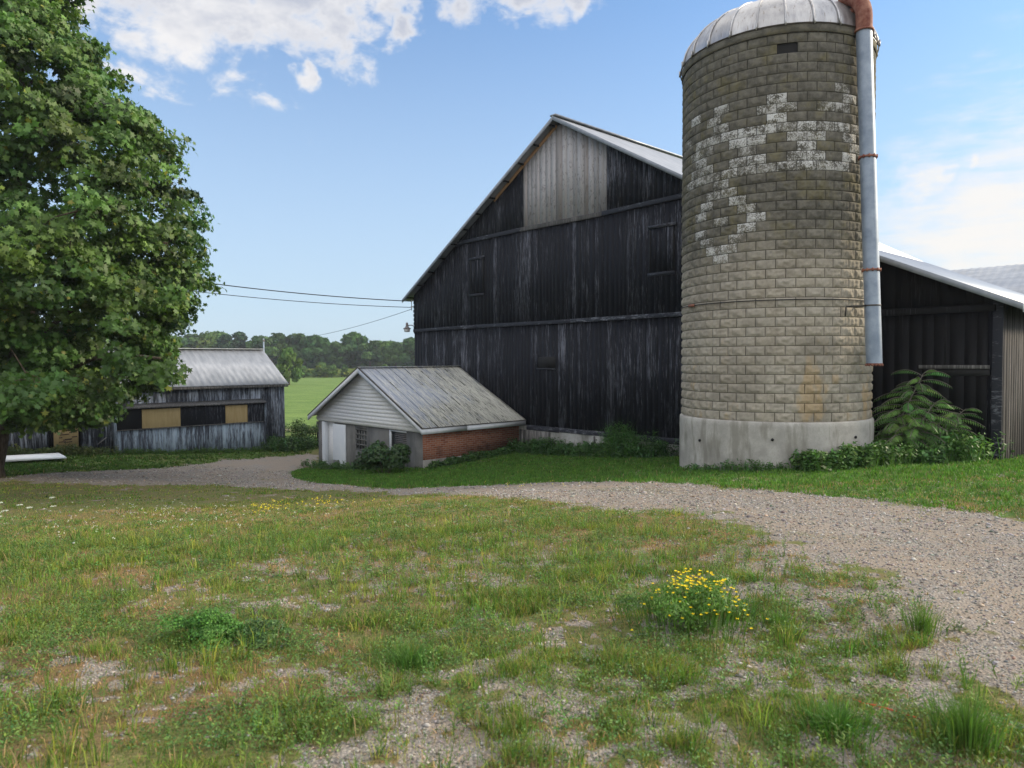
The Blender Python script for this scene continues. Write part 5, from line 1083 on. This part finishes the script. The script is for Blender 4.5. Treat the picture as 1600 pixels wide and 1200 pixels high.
def far_tree(x, y, top, k, label, sc_=1., group='trees at the far edge of the field', name='field_tree'):
    cm, tm, rz = protos[k]; e_ = empty(name, (x, y, Hs(x, y))); tag(e_, label, 'tree', group)
    h = top-e_.location.z; s = h/(2*rz+1.3)
    for m_ in (cm, tm):
        if m_ in used: m_ = m_.copy(); sc.collection.objects.link(m_); m_.name = 'crown' if m_.name.startswith('crown') else 'trunk'
        else: used.add(m_)
        m_.parent = e_; m_.location = (0, 0, h-rz*s*1.12); m_.scale = (s*sc_, s*sc_*random.uniform(.9, 1.1), s); m_.rotation_euler = (0, 0, random.uniform(0, 6.28))
    return e_
# outline of the tree line read from the photograph: (x, top y)
line = [(150, 522, 2), (188, 515, 0), (226, 522, 1), (262, 525, 2), (296, 520, 0), (330, 517, 2), (352, 519, 3), (374, 515, 3), (398, 521, 1), (424, 519, 0), (447, 524, 1), (470, 520, 0), (492, 524, 4), (513, 532, 2), (532, 535, 0), (553, 519, 4), (578, 531, 0), (598, 533, 2), (618, 531, 1), (640, 528, 4), (662, 530, 0)]
kinds = ['dark round-headed tree', 'tall mid-green tree', 'pale green broad tree', 'narrow dark evergreen', 'full dark green tree']
lab = ['dark round tree seen low behind the maple branches, leftmost of the far tree line', 'second far tree from the left, tall and dark, behind the maple branches', 'slender far tree under the maple crown, left of the shed roof', 'pale broad far tree above the left end of the visible shed roof', 'dark round far tree above the shed roof, left of the tallest pointed one', 'pale green far tree over the middle of the shed roof', 'pointed dark evergreen standing up over the shed roof', 'dark pointed far tree just left of the thin pale pole', 'tall far tree directly behind the thin pale pole', 'round dark far tree just right of the thin pale pole', 'tall mid-green far tree behind the lone field tree', 'round far tree right above the lone field tree', 'full dark far tree between the lone field tree and the milk house', 'pale lower far tree left of the biggest one over the milk house', 'round far tree touching the left side of the biggest one', 'biggest and tallest dark tree of the far line, above the milk house peak', 'round far tree touching the right side of the biggest one', 'pale far tree under the thin slanting wire', 'slender far tree left of the yard lamp', 'full dark far tree directly under the yard lamp', 'far tree half cut off by the black barn corner']
for q, (px, py, k) in enumerate(line):
    Y = rng.uniform(205, 228); t = atY(px, py, Y); far_tree(t[0], t[1], t[2], k, lab[q], 1.15)
t = atY(451, 543, 128); far_tree(t[0], t[1], t[2], 2, 'lone bright green tree standing in the field right of the shed roof', .8, None)
t = atY(556, 520, 190)
for (px, py, Y, lab) in [(500, 566, 186, 'small round shrub at the field edge, leftmost of the group over the milk house'), (518, 570, 184, 'low shrub second from the left at the field edge'), (538, 569, 187, 'dark shrub at the field edge right of the low one'), (474, 572, 182, 'pale shrub at the field edge beside the lone bright tree'), (428, 574, 176, 'shrub half hidden by the right end of the shed roof'), (600, 569, 188, 'shrub at the field edge close to the barn corner')]:
    t = atY(px, py, Y); far_tree(t[0], t[1], t[2], 2 if Y % 2 == 0 else 1, lab, 1.2, 'shrubs at the far edge of the field', 'shrub')
# wood behind, and the rough meadow strip: nobody could count these
def wood(n, x0, x1, y0, y1, ztop_, sz, c, name):
    x = rng.uniform(x0, x1, n); y = rng.uniform(y0, y1, n); e_ = fbm(x, y*.3, 14, 5, 3); z0 = -2.65; zt = ztop_(x, y)*(.72+.5*e_); z = z0+(zt-z0)*rng.random(n)**.6
    P = np.stack([x, y, z], 1); cl_ = fbm(x+z*.7, z*1.5+y*.2, 3.5, 8, 3)[:, None]
    leafobj(name, [cards(P, unit(rng.normal(size=(n, 3))+[0, -.6, .6]), sz*rng.uniform(.5, 1.4, n), TUFTL, vary(c, n, .2, .1)*(.55+.9*cl_))], M['far_leaf'])
    tag(bpy.context.scene.collection.objects[-1], kind='stuff') if False else tag([o for o in bpy.data.objects if o.name.startswith(name)][-1], kind='stuff')
wood(46000, -190, 30, 232, 262, lambda x, y: 8.6+0*x, 1.3, (.042, .08, .034), 'woodland')
wood(20000, -160, 15, 186, 212, lambda x, y: -.9+0*x, .9, (.15, .19, .05), 'meadow_scrub')
# ------------------------------------------------------------------ air
mb = MB(); mb.box((-420, -30, -8), (260, 420, 24)); hz_o = mb.build('haze', None); tag(hz_o, kind='stuff')
hm = bpy.data.materials.new('haze_air'); hm.use_nodes = True; hm.node_tree.nodes.clear(); pv = hm.node_tree.nodes.new('ShaderNodeVolumePrincipled'); pv.inputs['Density'].default_value = .00030; pv.inputs['Color'].default_value = (.80, .88, 1, 1)
om = hm.node_tree.nodes.new('ShaderNodeOutputMaterial'); hm.node_tree.links.new(pv.outputs[0], om.inputs['Volume']); hz_o.data.materials.clear(); hz_o.data.materials.append(hm)
